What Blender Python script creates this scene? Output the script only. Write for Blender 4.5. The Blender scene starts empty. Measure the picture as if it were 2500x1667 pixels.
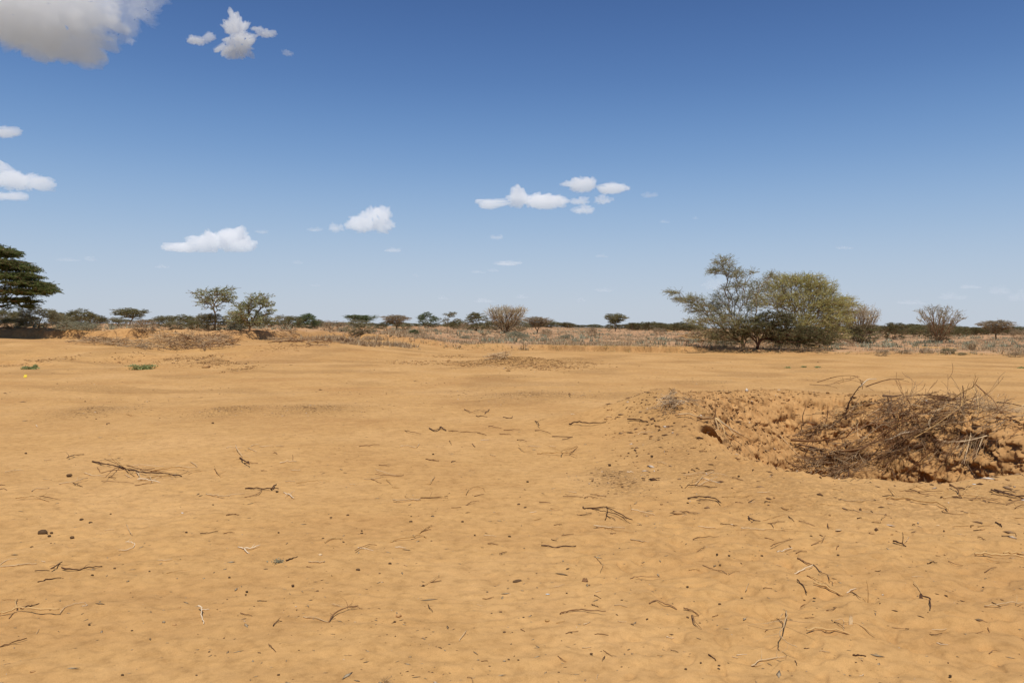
import bpy, math, random
import numpy as np
from mathutils import Vector, Matrix
C = bpy.context.scene
COL = C.collection
rad = math.radians

# ------------------------------------------------------------------ camera
EYE = 1.6
FOC = 1944.4            # focal length in pixels of the 2500 x 1667 photograph
cd = bpy.data.cameras.new("camera"); cam = bpy.data.objects.new("camera", cd); COL.objects.link(cam); C.camera = cam
cd.lens = 28; cd.sensor_width = 36; cd.clip_start = 0.05; cd.clip_end = 120000
_p = rad(1.076); _ro = rad(.40)
F0 = np.array((0, math.cos(_p), -math.sin(_p))); X0 = np.array((1., 0, 0)); Z0 = np.cross(X0, F0)
RT = X0*math.cos(_ro)+Z0*math.sin(_ro); UP = -X0*math.sin(_ro)+Z0*math.cos(_ro)
M = Matrix([list(RT), list(UP), list(-F0)]).transposed().to_4x4(); M.translation = (0, 0, EYE); cam.matrix_world = M

# ------------------------------------------------------------------ sky and sun (high sun, behind the camera)
SUN_EL = 68
w = bpy.data.worlds.new("World"); C.world = w; w.use_nodes = True
nt = w.node_tree; N = nt.nodes; L = nt.links
sky = N.new("ShaderNodeTexSky"); sky.sky_type = 'NISHITA'; sky.sun_disc = False
sky.sun_elevation = rad(SUN_EL); sky.sun_rotation = rad(180); sky.altitude = 200
sky.air_density = 1.0; sky.dust_density = .6; sky.ozone_density = 2.0
bg = N["Background"]; bg.inputs[1].default_value = .1
tc = N.new("ShaderNodeTexCoord"); sx = N.new("ShaderNodeSeparateXYZ"); L.new(tc.outputs['Generated'], sx.inputs[0])
rp = N.new("ShaderNodeValToRGB"); rp.color_ramp.interpolation = 'B_SPLINE'
def lin(c): return tuple(((v/255)/12.92 if v/255 <= .04045 else ((v/255+.055)/1.055)**2.4) for v in c)
stops = [(0, (194, 203, 215)), (.05, (187, 201, 218)), (.12, (159, 187, 218)), (.2, (119, 158, 206)), (.29, (85, 124, 181)), (.40, (62, 95, 151)), (.7, (50, 78, 130))]
cr = rp.color_ramp
while len(cr.elements) < len(stops): cr.elements.new(.5)
for e, (pos, c) in zip(cr.elements, stops): e.position = pos; e.color = tuple(lin(c))+(1,)
L.new(sx.outputs[2], rp.inputs[0])
mx = N.new("ShaderNodeMix"); mx.data_type = 'RGBA'; mx.inputs[0].default_value = .93
L.new(sky.outputs[0], mx.inputs[6]); vs = N.new('ShaderNodeVectorMath'); vs.operation = 'SCALE'; vs.inputs[3].default_value = 10; L.new(rp.outputs[0], vs.inputs[0]); L.new(vs.outputs[0], mx.inputs[7]); L.new(mx.outputs[2], bg.inputs[0])
sd = bpy.data.lights.new("sun", "SUN"); sd.energy = 4.0; sd.angle = rad(.53); sd.color = (1, .93, .82)
so = bpy.data.objects.new("sun", sd); COL.objects.link(so); so.rotation_euler = (rad(90-SUN_EL), 0, rad(-4))
C.view_settings.view_transform = 'Standard'; C.view_settings.look = 'None'; C.view_settings.exposure = 0; C.view_settings.gamma = 1
C.cycles.volume_bounces = 18; C.cycles.max_bounces = 18

# ------------------------------------------------------------------ numpy noise
_rs = np.random.RandomState(7)
_perm = _rs.permutation(256); _perm = np.concatenate([_perm, _perm, _perm]).astype(np.int64)
_g2 = np.stack([np.cos(np.arange(256)*2.399), np.sin(np.arange(256)*2.399)], 1)
_g3 = _rs.normal(size=(256, 3)); _g3 /= np.linalg.norm(_g3, axis=1)[:, None]
def n2(x, y, s=0):
    x = np.asarray(x, float)+s*17.31; y = np.asarray(y, float)+s*9.17
    xi = np.floor(x).astype(np.int64); yi = np.floor(y).astype(np.int64); xf = x-xi; yf = y-yi
    u = xf*xf*xf*(xf*(xf*6-15)+10); v = yf*yf*yf*(yf*(yf*6-15)+10)
    def g(i, j):
        h = _perm[(_perm[(xi+i) & 255]+yi+j) & 255]; return _g2[h, 0]*(xf-i)+_g2[h, 1]*(yf-j)
    a = g(0, 0); b = g(1, 0); c = g(0, 1); d = g(1, 1)
    return (a*(1-u)*(1-v)+b*u*(1-v)+c*(1-u)*v+d*u*v)*1.5
def n3(p, s=0):
    x = p[:, 0]+s*17.3; y = p[:, 1]+s*5.1; z = p[:, 2]+s*11.7
    xi = np.floor(x).astype(np.int64); yi = np.floor(y).astype(np.int64); zi = np.floor(z).astype(np.int64)
    xf = x-xi; yf = y-yi; zf = z-zi
    q = lambda t: t*t*t*(t*(t*6-15)+10)
    u, v, ww = q(xf), q(yf), q(zf); out = 0
    for i in (0, 1):
        for j in (0, 1):
            for k in (0, 1):
                h = _perm[(_perm[(_perm[(xi+i) & 255]+yi+j) & 255]+zi+k) & 255]; g = _g3[h]
                out = out+(g[:, 0]*(xf-i)+g[:, 1]*(yf-j)+g[:, 2]*(zf-k))*(u if i else 1-u)*(v if j else 1-v)*(ww if k else 1-ww)
    return out*1.5
def ss(a, b, x):
    t = np.clip((x-a)/(b-a), 0, 1); return t*t*(3-2*t)

# ------------------------------------------------------------------ terrain
PC = (5.2, 12.0)
_out = np.array([(2.85, 12.3), (2.75, 11.0), (2.6, 9.5), (2.95, 8.25), (3.8, 7.85), (4.7, 8.1), (5.6, 8.7), (6.6, 9.4), (7.8, 10.1), (8.7, 11.6), (8.2, 13.6), (7.2, 15.2), (5.6, 16.0), (4.1, 15.3), (3.2, 13.8)])-PC
_oa = np.arctan2(_out[:, 1], _out[:, 0]); _orr = np.hypot(_out[:, 0], _out[:, 1]); _k = np.argsort(_oa); _oa = _oa[_k]; _orr = _orr[_k]
_oa = np.concatenate([_oa[-3:]-2*math.pi, _oa, _oa[:3]+2*math.pi]); _orr = np.concatenate([_orr[-3:], _orr, _orr[:3]])
_tt = np.linspace(-math.pi, math.pi, 361); _tr = np.interp(_tt, _oa, _orr); _kk = np.ones(15)/15; _tr = np.convolve(np.concatenate([_tr[-8:-1], _tr, _tr[1:8]]), _kk, 'valid')
def pit_d(x, y):
    dx = x-PC[0]; dy = y-PC[1]; th = np.arctan2(dy, dx); rho = np.hypot(dx, dy)
    c, s = np.cos(th), np.sin(th)
    R = np.interp(th, _tt, _tr)
    R = R+.10*n2(c*3.2, s*3.2, 3)+.08*n2(c*9, s*9, 5)
    return rho/R, c, s
def bank_y(x, sc=1):
    b = 52+6*ss(0, -10, x)+8*ss(-8, -16, x)-14*ss(-14, -19, x)-3*ss(8, 24, x)
    return b+1.6*n2(x/5, x*0+2)+.55*n2(x/1.3, x*0+7)+.25*n2(x/.45, x*0+3)
def H(x, y, micro=True):
    x = np.asarray(x, float); y = np.asarray(y, float); r = np.hypot(x, y)
    z = .07*n2(x/9, y/9, 1)+.03*n2(x/2.6, y/2.2, 2)*ss(3, 8, r)
    z = z*ss(1, 6, r)
    # raised terrace on the left
    Lf = ss(-5, -13, x-.1*(y-30))
    z = z+Lf*(ss(30, 44, y)*.58+.14*n2(x/3.5, y/3., 9)*ss(26, 32, y)*(1-ss(48, 55, y)))
    e = ss(.12, .3, n2(x/4.2+1.3, y/3.0, 12)+.1*n2(x/.9, y/.9, 4))*Lf*ss(27, 30, y)*(1-ss(36, 40, y)); z = z-e*.16
    # bank and the plain behind it
    by = bank_y(x); steep = .35+(1.2+2.6*ss(.1, -.35, n2(x/4+.4, x*0+1.5)))*ss(-2, -9, x)*ss(-24, -20, x)+1.9*(1-ss(.5, 2.5, x))*ss(-8, 0, x)+2.*ss(10.5, 14, x)
    bh = .36+.22*ss(-13, -18, x)-.17*ss(12, 20, x)+ss(-13, -18, x)*(.16*n2(x/2.4, y/2.5, 91)+.08*n2(x/.6, y/.5, 92)); steep = steep+ss(-13, -18, x)*(.5+.5*n2(x/1.1, x*0+4))
    z = z+bh*ss(0, 1, (y-by)/steep)
    z = z+(.75-.4*ss(-14, -30, x))*ss(60, 260, y)+.12*n2(x/14, y/14, 6)*ss(58, 90, y)*(1-ss(300, 600, y))*.6
    # little mound in the middle with its twig, low heaps
    mn = np.exp(-(((x-.25)/1.9)**2+((y-34.8)/1.5)**2)); z = z+mn*(.26+.06*n2(x/.5, y/.5, 3))
    z = z-.06*np.exp(-(((x-.5)/2.6)**2+((y-32.6)/.9)**2))*(1+n2(x/.4, y/.4, 8))
    for (hx, hy, sx_, sy_, hh) in HEAPS: z = z+hh*np.exp(-(((x-hx)/sx_)**2+((y-hy)/sy_)**2))*(1+.5*n2(x/.3, y/.3, 5))
    # the pit
    near = (x > 0) & (x < 13) & (y > 5) & (y < 19)
    if near.any():
        xn, yn = x[near], y[near]
        d, c, s = pit_d(xn, yn)
        far = .5+.5*s; lf = np.clip(-c, 0, 1)
        bowl = -2.0*(1-ss(.30, 1.03-.0*s, d)**(.85-.35*np.clip(-s, 0, 1)))
        bowl = bowl-.12*np.clip(c, 0, 1)*ss(1.0, .8, d)
        rim = (.04+.30*far**1.5+.12*lf)*np.exp(-((d-1.1)/(.16+.1*(d > 1.1)))**2)
        lobe = .30*np.exp(-(((xn-2.35)/1.0)**2+((yn-12.4)/1.2)**2))+.14*np.exp(-(((xn-1.5)/.9)**2+((yn-13.0)/.8)**2))
        wm = ss(1.42, 1.0, d+.12*n2(xn/.8, yn/.8, 21))*ss(.0, .5, far+.45*lf+.1*(1-d)); wm = wm*(.35+.65*ss(1.15, .98, d))
        wi = ss(1.02, .92, d)
        rid = 1-2*np.abs(n2(xn/.55, yn/.42, 11)); cl = n2(xn/.22, yn/.2, 13); cl2 = n2(xn/.09, yn/.085, 14); cl3 = n2(xn/.045, yn/.045, 15)
        big = n2(xn/1.1, yn/.9, 16)
        dg = n2((xn*.8+yn*.5)/.16, (xn*.35-yn*.3)/.3, 17)
        rough = wm*(.10*big*wi+.05*rid*wi+(.035*cl+.02*cl2)*(.6+1.6*n2(xn/1.3, yn/1.1, 18))+.022*cl2+.018*cl3-.05*wi*ss(.25, .45, cl)+.04*dg*wi+.14*big*wi*ss(5.2, 7.5, xn))
        hole = -.62*np.exp(-(((xn-2.80)/.20)**2+((yn-10.72)/.17)**2)**2)-.06*np.exp(-(((xn-2.2)/.16)**2+((yn-11.0)/.2)**2))
        z[near] = z[near]+bowl+rim+lobe+rough+hole
    if micro:
        m = ss(13, 5, r)
        # wind ripples, hoof prints, trampled sand
        wx = x+.25*n2(x/.9, y/.9, 31); wy = y+.16*n2(x/.6, y/.7, 32)
        rip = 1-np.abs(n2(wx/.6, wy/.15, 33))*2.2
        amp = ss(8.5, 4, y)*(.55+.45*n2(x/2, y/1.5, 34))
        z = z+.0105*rip*amp
        tr = ss(-.6, 1.8, x-.15*y+.8+.7*n2(x/1.6, y/1.6, 35))*.8+.2+.35*ss(-1.5, -3, x)
        z = z+m*tr*(.021*n2(x/.17, y/.15, 36)+.024*n2(x/.42, y/.36, 37)-.012*ss(.15, .5, n2(x/.11, y/.12, 47))-.012*ss(.35, .7, n2(x/.16, y/.15, 38)))
        z = z+ss(25, 10, r)*(.0035*n2(x/.06, y/.06, 39)+.010*n2(x/.8, y/.5, 40))
        z = z+ss(13, 18, r)*ss(60, 45, r)*(.020*n2(x/1.1, y/.8, 41)+.012*n2(x/.3, y/.3, 42)*ss(.0, .3, n2(x/5, y/4, 43)))
    return z
HEAPS = []
def _flat(px, py, h0=0.):
    d = (px-1250)/FOC*RT-(py-833.5)/FOC*UP+F0; t = (h0-EYE)/d[2]; return d*t+np.array((0, 0, EYE))
for (px, py, wpx, hh) in [(560, 1004, 62, .09), (770, 1000, 90, .05), (1290, 968, 110, .05), (230, 1002, 60, .03), (1510, 1178, 60, .03), (1400, 880, 60, .12), (540, 888, 50, .10)]:
    q = _flat(px, py); HEAPS.append((q[0], q[1], wpx/FOC*q[1], .45+q[1]*.02, hh))
_T = np.concatenate([np.arange(2.5, 20, .04), np.arange(20, 70, .15), np.geomspace(70, 1500, 300)])
def hit(px, py, lift=0.0, micro=False):
    d = (px-1250)/FOC*RT-(py-833.5)/FOC*UP+F0; d = d/np.linalg.norm(d)
    P = np.array((0, 0, EYE))+_T[:, None]*d
    g = P[:, 2]-(H(P[:, 0], P[:, 1], micro)+lift)
    k = np.argmax(g < 0)
    if g[k] >= 0: k = len(_T)-1
    if k == 0: return P[0]
    a = g[k-1]/(g[k-1]-g[k]) if g[k-1] > g[k] else 1
    return P[k-1]*(1-a)+P[k]*a
def ray_at(px, py, dep): return ((px-1250)/FOC*RT-(py-833.5)/FOC*UP+F0)*dep+np.array((0, 0, EYE))
def hz_(p): return float(H(np.array([p[0]]), np.array([p[1]]))[0])
def chain_hits(pix, lifts, dmax=1e9):
    out = []; prev = None
    for (x, y), l in zip(pix, lifts):
        q = hit(x, y, l); dp = pxm(q)*FOC
        if dp > dmax: dp = dmax
        if prev is not None:
            k = .75*math.hypot(x-prev[1], y-prev[2])*prev[0]/FOC+.02; dp = min(max(dp, prev[0]-k), prev[0]+k)
        q = ray_at(x, y, dp); q[2] = max(q[2], hz_(q)+l*.3); out.append(q); prev = (dp, x, y)
    return out
def pxm(p): return float(np.dot(p-np.array((0, 0, EYE)), F0))/FOC     # metres per photo pixel at a point

# ------------------------------------------------------------------ mesh helpers
def mesh(name, V, Fc, mats, tint=None, smooth=False):
    """V (n,3), Fc (m,k) int array of equal-sized faces; tint one value per face"""
    me = bpy.data.meshes.new(name); n, k = Fc.shape
    me.vertices.add(len(V)); me.vertices.foreach_set("co", np.asarray(V, np.float32).ravel())
    me.loops.add(n*k); me.loops.foreach_set("vertex_index", np.ascontiguousarray(Fc, np.int32).ravel())
    me.polygons.add(n); me.polygons.foreach_set("loop_start", np.arange(0, n*k, k, dtype=np.int32))
    if smooth: me.polygons.foreach_set("use_smooth", np.ones(n, bool))
    if tint is not None:
        a = me.attributes.new("tint", 'FLOAT', 'FACE'); a.data.foreach_set("value", np.asarray(tint, np.float32))
    me.materials.append(mats); me.update(calc_edges=True); return me
def link(o, parent=None):
    COL.objects.link(o)
    if parent: o.parent = parent
    return o
def obj(name, me, parent=None, loc=None):
    o = bpy.data.objects.new(name, me); link(o, parent)
    if loc is not None: o.location = loc
    return o
def tag(o, label, cat, group=None, kind=None):
    if label: o["label"] = label
    if cat: o["category"] = cat
    if group: o["group"] = group
    if kind: o["kind"] = kind
    return o
def tubes(segs, sides=4):
    """segs: list of (p0,p1,r0,r1) -> V,F of open prisms"""
    A = np.array([s[0] for s in segs], float); B = np.array([s[1] for s in segs], float)
    ra = np.array([s[2] for s in segs]); rb = np.array([s[3] for s in segs])
    d = B-A; ln = np.linalg.norm(d, axis=1)[:, None]+1e-9; d = d/ln
    ref = np.where(np.abs(d[:, 2:3]) < .9, np.array([[0, 0, 1.]]), np.array([[1., 0, 0]]))
    u = np.cross(d, ref); u /= np.linalg.norm(u, axis=1)[:, None]+1e-9; v = np.cross(d, u)
    V = []
    for k in range(sides):
        a = 2*math.pi*k/sides; V.append(A+(u*math.cos(a)+v*math.sin(a))*ra[:, None])
    for k in range(sides):
        a = 2*math.pi*k/sides; V.append(B+(u*math.cos(a)+v*math.sin(a))*rb[:, None])
    V = np.stack(V, 1).reshape(-1, 3); n = len(segs); base = (np.arange(n)*sides*2)[:, None]
    Fc = np.concatenate([base+np.array([[k, (k+1) % sides, sides+(k+1) % sides, sides+k]]) for k in range(sides)], 0)
    return V, Fc
def chain_tube(P, R, sides=6, cap=True):
    """one continuous skinned tube through P with closed ends"""
    P = np.array(P, float); n = len(P); V = []; Fc = []
    T = np.gradient(P, axis=0); T /= np.linalg.norm(T, axis=1)[:, None]+1e-9
    u = np.cross(T[0], (0, 0, 1.)); 
    if np.linalg.norm(u) < .1: u = np.cross(T[0], (1., 0, 0))
    u /= np.linalg.norm(u)
    for i in range(n):
        u = u-T[i]*np.dot(u, T[i]); u /= np.linalg.norm(u)+1e-9; v = np.cross(T[i], u)
        for k in range(sides):
            a = 2*math.pi*k/sides; V.append(P[i]+(u*math.cos(a)+v*math.sin(a))*R[i])
    for i in range(n-1):
        for k in range(sides):
            Fc.append((i*sides+k, i*sides+(k+1) % sides, (i+1)*sides+(k+1) % sides, (i+1)*sides+k))
    if cap:
        V.append(P[0]); V.append(P[-1]); a, b = n*sides, n*sides+1
        for k in range(0, sides, 2):
            Fc.append((a, (k+2) % sides, (k+1) % sides, k)); q = (n-1)*sides
            Fc.append((b, q+k, q+(k+1) % sides, q+(k+2) % sides))
    return V, Fc
def merge(parts):
    V = []; Fc = []; o = 0
    for v, f in parts:
        v = np.asarray(v, float); f = np.asarray(f, int); V.append(v); Fc.append(f+o); o += len(v)
    return np.concatenate(V), np.concatenate(Fc)

# ------------------------------------------------------------------ materials
def mat(name, stops, rough=.9, bump=None, attr=True, noise=None, trans=0):
    m = bpy.data.materials.new(name); m.use_nodes = True; n = m.node_tree.nodes; l = m.node_tree.links
    b = n["Principled BSDF"]; b.inputs['Roughness'].default_value = rough
    b.inputs['Specular IOR Level'].default_value = .15
    r = n.new("ShaderNodeValToRGB"); cr = r.color_ramp
    while len(cr.elements) < len(stops): cr.elements.new(.5)
    for e, (p, c) in zip(cr.elements, stops): e.position = p; e.color = tuple(c)+(1,)
    if attr:
        a = n.new("ShaderNodeAttribute"); a.attribute_name = "tint"; src = a.outputs['Fac']
    if noise:
        t = n.new("ShaderNodeTexCoord"); mp = n.new("ShaderNodeMapping"); mp.inputs['Scale'].default_value = noise[1]
        q = n.new("ShaderNodeTexNoise"); q.inputs['Scale'].default_value = noise[0]; q.inputs['Detail'].default_value = 4
        l.new(t.outputs['Object'], mp.inputs[0]); l.new(mp.outputs[0], q.inputs[0])
        if attr:
            mm = n.new("ShaderNodeMath"); mm.operation = 'MULTIPLY_ADD'; mm.inputs[1].default_value = noise[2]
            sb = n.new("ShaderNodeMath"); sb.operation = 'SUBTRACT'; sb.inputs[1].default_value = .5
            l.new(q.outputs['Fac'], sb.inputs[0]); l.new(sb.outputs[0], mm.inputs[0]); l.new(src, mm.inputs[2]); src = mm.outputs[0]
        else: src = q.outputs['Fac']
        if bump:
            bp = n.new("ShaderNodeBump"); bp.inputs['Distance'].default_value = bump; bp.inputs['Strength'].default_value = .8
            l.new(q.outputs['Fac'], bp.inputs['Height']); l.new(bp.outputs[0], b.inputs['Normal'])
    l.new(src, r.inputs[0]); l.new(r.outputs[0], b.inputs['Base Color'])
    if trans:
        tr = n.new("ShaderNodeBsdfTranslucent"); l.new(r.outputs[0], tr.inputs[0]); ms = n.new("ShaderNodeMixShader"); ms.inputs[0].default_value = trans
        l.new(b.outputs[0], ms.inputs[1]); l.new(tr.outputs[0], ms.inputs[2]); l.new(ms.outputs[0], n["Material Output"].inputs[0])
    return m
G = {}
WN = (30, (1, 1, 1), .5)
G['pale'] = mat("weathered_wood", [(0, (0.360, 0.233, 0.109)), (.5, (0.594, 0.417, 0.226)), (1, (0.742, 0.563, 0.343))], noise=WN, bump=.002)
G['white'] = mat("bleached_wood", [(0, (0.583, 0.436, 0.281)), (1, (0.848, 0.698, 0.484))], noise=WN, bump=.002)
G['tan'] = mat("tan_wood", [(0, (0.318, 0.175, 0.062)), (.5, (0.551, 0.339, 0.133)), (1, (0.678, 0.456, 0.211))], noise=WN, bump=.002)
G['brown'] = mat("brown_wood", [(0, (0.095, 0.044, 0.020)), (.5, (0.212, 0.107, 0.047)), (1, (0.360, 0.213, 0.109))], noise=WN, bump=.002)
G['dark'] = mat("dark_bark", [(0, (.035, .016, .010)), (.5, (.085, .042, .025)), (1, (.17, .10, .06))], noise=WN, bump=.002)
G['grey'] = mat("grey_twig", [(0, (0.191, 0.116, 0.062)), (.5, (0.350, 0.242, 0.140)), (1, (0.530, 0.388, 0.234))], noise=WN, bump=.002)
G['pit'] = mat("pit_twig", [(0, (0.074, 0.034, 0.016)), (.45, (0.212, 0.116, 0.058)), (.8, (0.382, 0.252, 0.140)), (1, (0.530, 0.388, 0.234))], noise=WN, bump=.002)
G['dung'] = mat("dung", [(0, (.05, .03, .015)), (1, (.17, .10, .05))], noise=(60, (1, 1, 1), .8), bump=.003)
G['clod'] = mat("clod_soil", [(0, (.34, .19, .075)), (1, (.56, .33, .14))], noise=(40, (1, 1, 1), .8), bump=.003)
G['bark'] = mat("acacia_bark", [(0, (0.106, 0.068, 0.035)), (.5, (0.223, 0.150, 0.078)), (1, (0.382, 0.272, 0.156))], noise=(8, (1, 1, 1), .4))
G['bark_red'] = mat("reddish_bark", [(0, (0.138, 0.068, 0.035)), (.5, (0.265, 0.145, 0.078)), (1, (0.424, 0.272, 0.156))], noise=(8, (1, 1, 1), .4))
G['twigpale'] = mat("bare_crown_twig", [(0, (.36, .30, .19)), (.5, (.55, .47, .32)), (1, (.68, .61, .45))])
def leafm(n, a, b, c): return mat(n, [(0, a), (.5, b), (1, c)], rough=.7, trans=.35)
G['olive'] = leafm("olive_leaf", (.11, .11, .045), (.20, .195, .09), (.32, .30, .16))
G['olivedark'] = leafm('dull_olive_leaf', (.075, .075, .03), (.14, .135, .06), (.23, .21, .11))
G['greenpale'] = leafm('pale_thorn_leaf', (.20, .23, .10), (.33, .36, .18), (.48, .49, .29))
G['greenlite'] = leafm('fresh_creeper_leaf', (.22, .26, .09), (.36, .40, .17), (.50, .52, .27))
G['greyolive'] = leafm("grey_olive_leaf", (.17, .16, .085), (.28, .265, .155), (.42, .39, .25))
G['greyleaf'] = leafm("grey_green_leaf", (.22, .23, .15), (.33, .335, .23), (.46, .45, .33))
G['darkgreen'] = leafm("dark_green_leaf", (.05, .08, .02), (.11, .15, .04), (.21, .24, .08))
G['green'] = leafm("green_leaf", (.06, .10, .04), (.12, .17, .075), (.21, .26, .13))
G['yellow'] = leafm("yellow_green_leaf", (.40, .42, .11), (.62, .61, .22), (.80, .74, .38))
G['pinkgrey'] = leafm("pinkish_dry_leaf", (.24, .20, .13), (.38, .32, .22), (.53, .46, .34))
G['straw'] = leafm("dry_grass_blade", (.30, .20, .11), (.44, .33, .20), (.58, .47, .31))
G['pinkgrass'] = leafm("pinkish_dry_grass_blade", (.26, .19, .11), (.43, .33, .20), (.56, .46, .31))
G['yellowgrass'] = leafm("yellow_dry_grass_blade", (.33, .25, .10), (.46, .36, .16), (.60, .50, .27))
G['litter'] = mat("plant_crumb", [(0, (.08, .04, .02)), (.6, (.20, .11, .055)), (.85, (.34, .22, .12)), (1, (.75, .66, .55))])

def ground_mat():
    m = bpy.data.materials.new("sandy_soil"); m.use_nodes = True; n = m.node_tree.nodes; l = m.node_tree.links
    b = n["Principled BSDF"]; b.inputs['Roughness'].default_value = .95; b.inputs['Specular IOR Level'].default_value = .08
    tc = n.new("ShaderNodeTexCoord")
    def nz(sc, det=5, mp=None, ro=.55):
        q = n.new("ShaderNodeTexNoise"); q.inputs['Scale'].default_value = sc; q.inputs['Detail'].default_value = det; q.inputs['Roughness'].default_value = ro
        if mp:
            k = n.new("ShaderNodeMapping"); k.inputs['Scale'].default_value = mp; l.new(tc.outputs['Object'], k.inputs[0]); l.new(k.outputs[0], q.inputs[0])
        else: l.new(tc.outputs['Object'], q.inputs[0])
        return q.outputs['Fac']
    def ramp(src, st):
        r = n.new("ShaderNodeValToRGB"); cr = r.color_ramp
        while len(cr.elements) < len(st): cr.elements.new(.5)
        for e, (p, c) in zip(cr.elements, st): e.position = p; e.color = tuple(c)+(1,)
        l.new(src, r.inputs[0]); return r.outputs[0]
    def mixc(f, a, c, mode='MIX'):
        x = n.new("ShaderNodeMix"); x.data_type = 'RGBA'; x.blend_type = mode
        if isinstance(f, float): x.inputs[0].default_value = f
        else: l.new(f, x.inputs[0])
        l.new(a, x.inputs[6]) if not isinstance(a, tuple) else setattr(x.inputs[6], 'default_value', a+(1,))
        l.new(c, x.inputs[7]) if not isinstance(c, tuple) else setattr(x.inputs[7], 'default_value', c+(1,))
        return x.outputs[2]
    sand = ramp(nz(.35, 6), [(.3, (.49, .275, .104)), (.5, (.555, .328, .128)), (.7, (.61, .37, .155))])
    fine = ramp(nz(11, 8, None, .7), [(.32, (.78, .76, .74)), (.5, (1, 1, 1)), (.7, (1.1, 1.1, 1.12))])
    sand = mixc(1., sand, fine, 'MULTIPLY')
    mott = ramp(nz(3.1, 9, None, .68), [(.42, (1, 1, 1)), (.62, (.90, .885, .88))]); sand = mixc(1., sand, mott, 'MULTIPLY')
    grain = ramp(nz(320, 2), [(.28, (.72, .70, .68)), (.45, (1, 1, 1)), (.62, (1.04, 1.04, 1.04)), (.76, (1.35, 1.4, 1.5))])
    sand = mixc(1., sand, grain, 'MULTIPLY')
    at = n.new("ShaderNodeAttribute"); at.attribute_name = "soil"
    sp = n.new("ShaderNodeSeparateColor"); l.new(at.outputs['Color'], sp.inputs[0])
    plain = ramp(nz(.25, 7), [(.32, (.40, .205, .10)), (.5, (.46, .275, .145)), (.68, (.53, .345, .20))])
    scrub = ramp(nz(.02, 8), [(.35, (.10, .085, .045)), (.6, (.17, .13, .075))])
    plain = mixc(at.outputs['Alpha'], plain, scrub)
    c = mixc(sp.outputs[0], sand, plain)
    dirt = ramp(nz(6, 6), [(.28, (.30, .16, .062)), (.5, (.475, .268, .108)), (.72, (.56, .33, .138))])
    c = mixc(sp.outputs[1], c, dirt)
    # dark plant and dung litter, browner pit soil, painted shade on the bank face
    lit = ramp(nz(26, 6, (1, 1.3, 1), .7), [(.42, (0, 0, 0)), (.58, (1, 1, 1))])
    mm = n.new("ShaderNodeMath"); mm.operation = 'MULTIPLY'; l.new(lit, mm.inputs[0]); l.new(sp.outputs[2], mm.inputs[1])
    c = mixc(mm.outputs[0], c, (.25, .14, .055))
    # scattered dark specks
    vo = n.new("ShaderNodeTexVoronoi"); vo.inputs['Scale'].default_value = 9; l.new(tc.outputs['Object'], vo.inputs[0])
    spk = ramp(vo.outputs['Distance'], [(.035, (1, 1, 1)), (.07, (0, 0, 0))])
    gate = ramp(nz(2.2, 3), [(.5, (0, 0, 0)), (.62, (.75, .75, .75))])
    c = mixc(mixc(1., spk, gate, 'MULTIPLY'), c, (.17, .085, .035))
    l.new(c, b.inputs['Base Color'])
    b1 = n.new("ShaderNodeBump"); b1.inputs['Distance'].default_value = .010; b1.inputs['Strength'].default_value = .5; l.new(nz(18, 8, None, .7), b1.inputs['Height'])
    b2 = n.new("ShaderNodeBump"); b2.inputs['Distance'].default_value = .0012; b2.inputs['Strength'].default_value = .6; l.new(nz(260, 3), b2.inputs['Height']); l.new(b1.outputs[0], b2.inputs['Normal'])
    l.new(b2.outputs[0], b.inputs['Normal'])
    return m

# ------------------------------------------------------------------ ground sheet (polar grid, finest where seen closest)
rows = [.3, .8, 1.4, 1.9, 2.3]; r = 2.5
while r < 6000:
    rows.append(r)
    if r < 5: r += .011
    elif r < 8: r += .018
    elif r < 16.5: r += .022
    elif r < 30: r += .07
    elif r < 62: r += .12
    elif r < 120: r += .45
    else: r *= 1.02
rows = np.array(rows)
ang = np.concatenate([np.linspace(-180, -60, 25)[:-1], np.linspace(-60, -36, 25)[:-1], np.linspace(-36, 2, 600)[:-1], np.linspace(2, 37, 800)[:-1], np.linspace(37, 60, 25)[:-1], np.linspace(60, 180, 25)])[:-1]
A_, R_ = np.meshgrid(np.radians(ang), rows)
GX = R_*np.sin(A_); GY = R_*np.cos(A_); gx = GX.ravel(); gy = GY.ravel()
gz = H(gx, gy)
d_, c_, s_ = pit_d(gx, gy); nearm = (d_ < 1.5)
# overhanging, crumbling lips: push the pit wall sideways
P3 = np.stack([gx, gy, gz], 1); wall = nearm & (d_ < 1.08)
k = np.where(wall)[0]
ov = ss(1.08, .95, d_[k])*ss(.35, .6, d_[k])*np.clip(.35+.65*s_[k]+.4*np.abs(c_[k]), 0, 1)
rt = .3+.5*ss(4.5, 6.5, P3[k, 0])+.55*ss(6.6, 7.8, P3[k, 0])
nn = n3(P3[k]*np.array((2.6, 1.2, 3.4)), 3)*.26*rt+n3(P3[k]*np.array((6, 4, 9.)), 4)*(.035+.08*rt)*(.5+2*np.abs(n3(P3[k]*1.3, 9)))+n3(P3[k]*np.array((19, 13, 24.)), 5)*(.03+.05*rt)
gx = gx.copy(); gy = gy.copy()
gx[k] -= c_[k]*ov*nn; gy[k] -= s_[k]*ov*nn
hb = np.exp(-(((gx-2.80)/.21)**2+((gy-10.74)/.2)**2)**2); gy = gy+.65*hb*ss(.12, .8, hb)-.13*np.exp(-(((gx-2.80)/.3)**2+((gy-11.0)/.1)**2))
nr, na = GX.shape
idx = np.arange(nr*na).reshape(nr, na); nxt = np.roll(idx, -1, axis=1)
Fg = np.stack([idx[:-1], nxt[:-1], nxt[1:], idx[1:]], -1).reshape(-1, 4)[:, ::-1]
V = np.stack([gx, gy, gz], 1)
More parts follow.
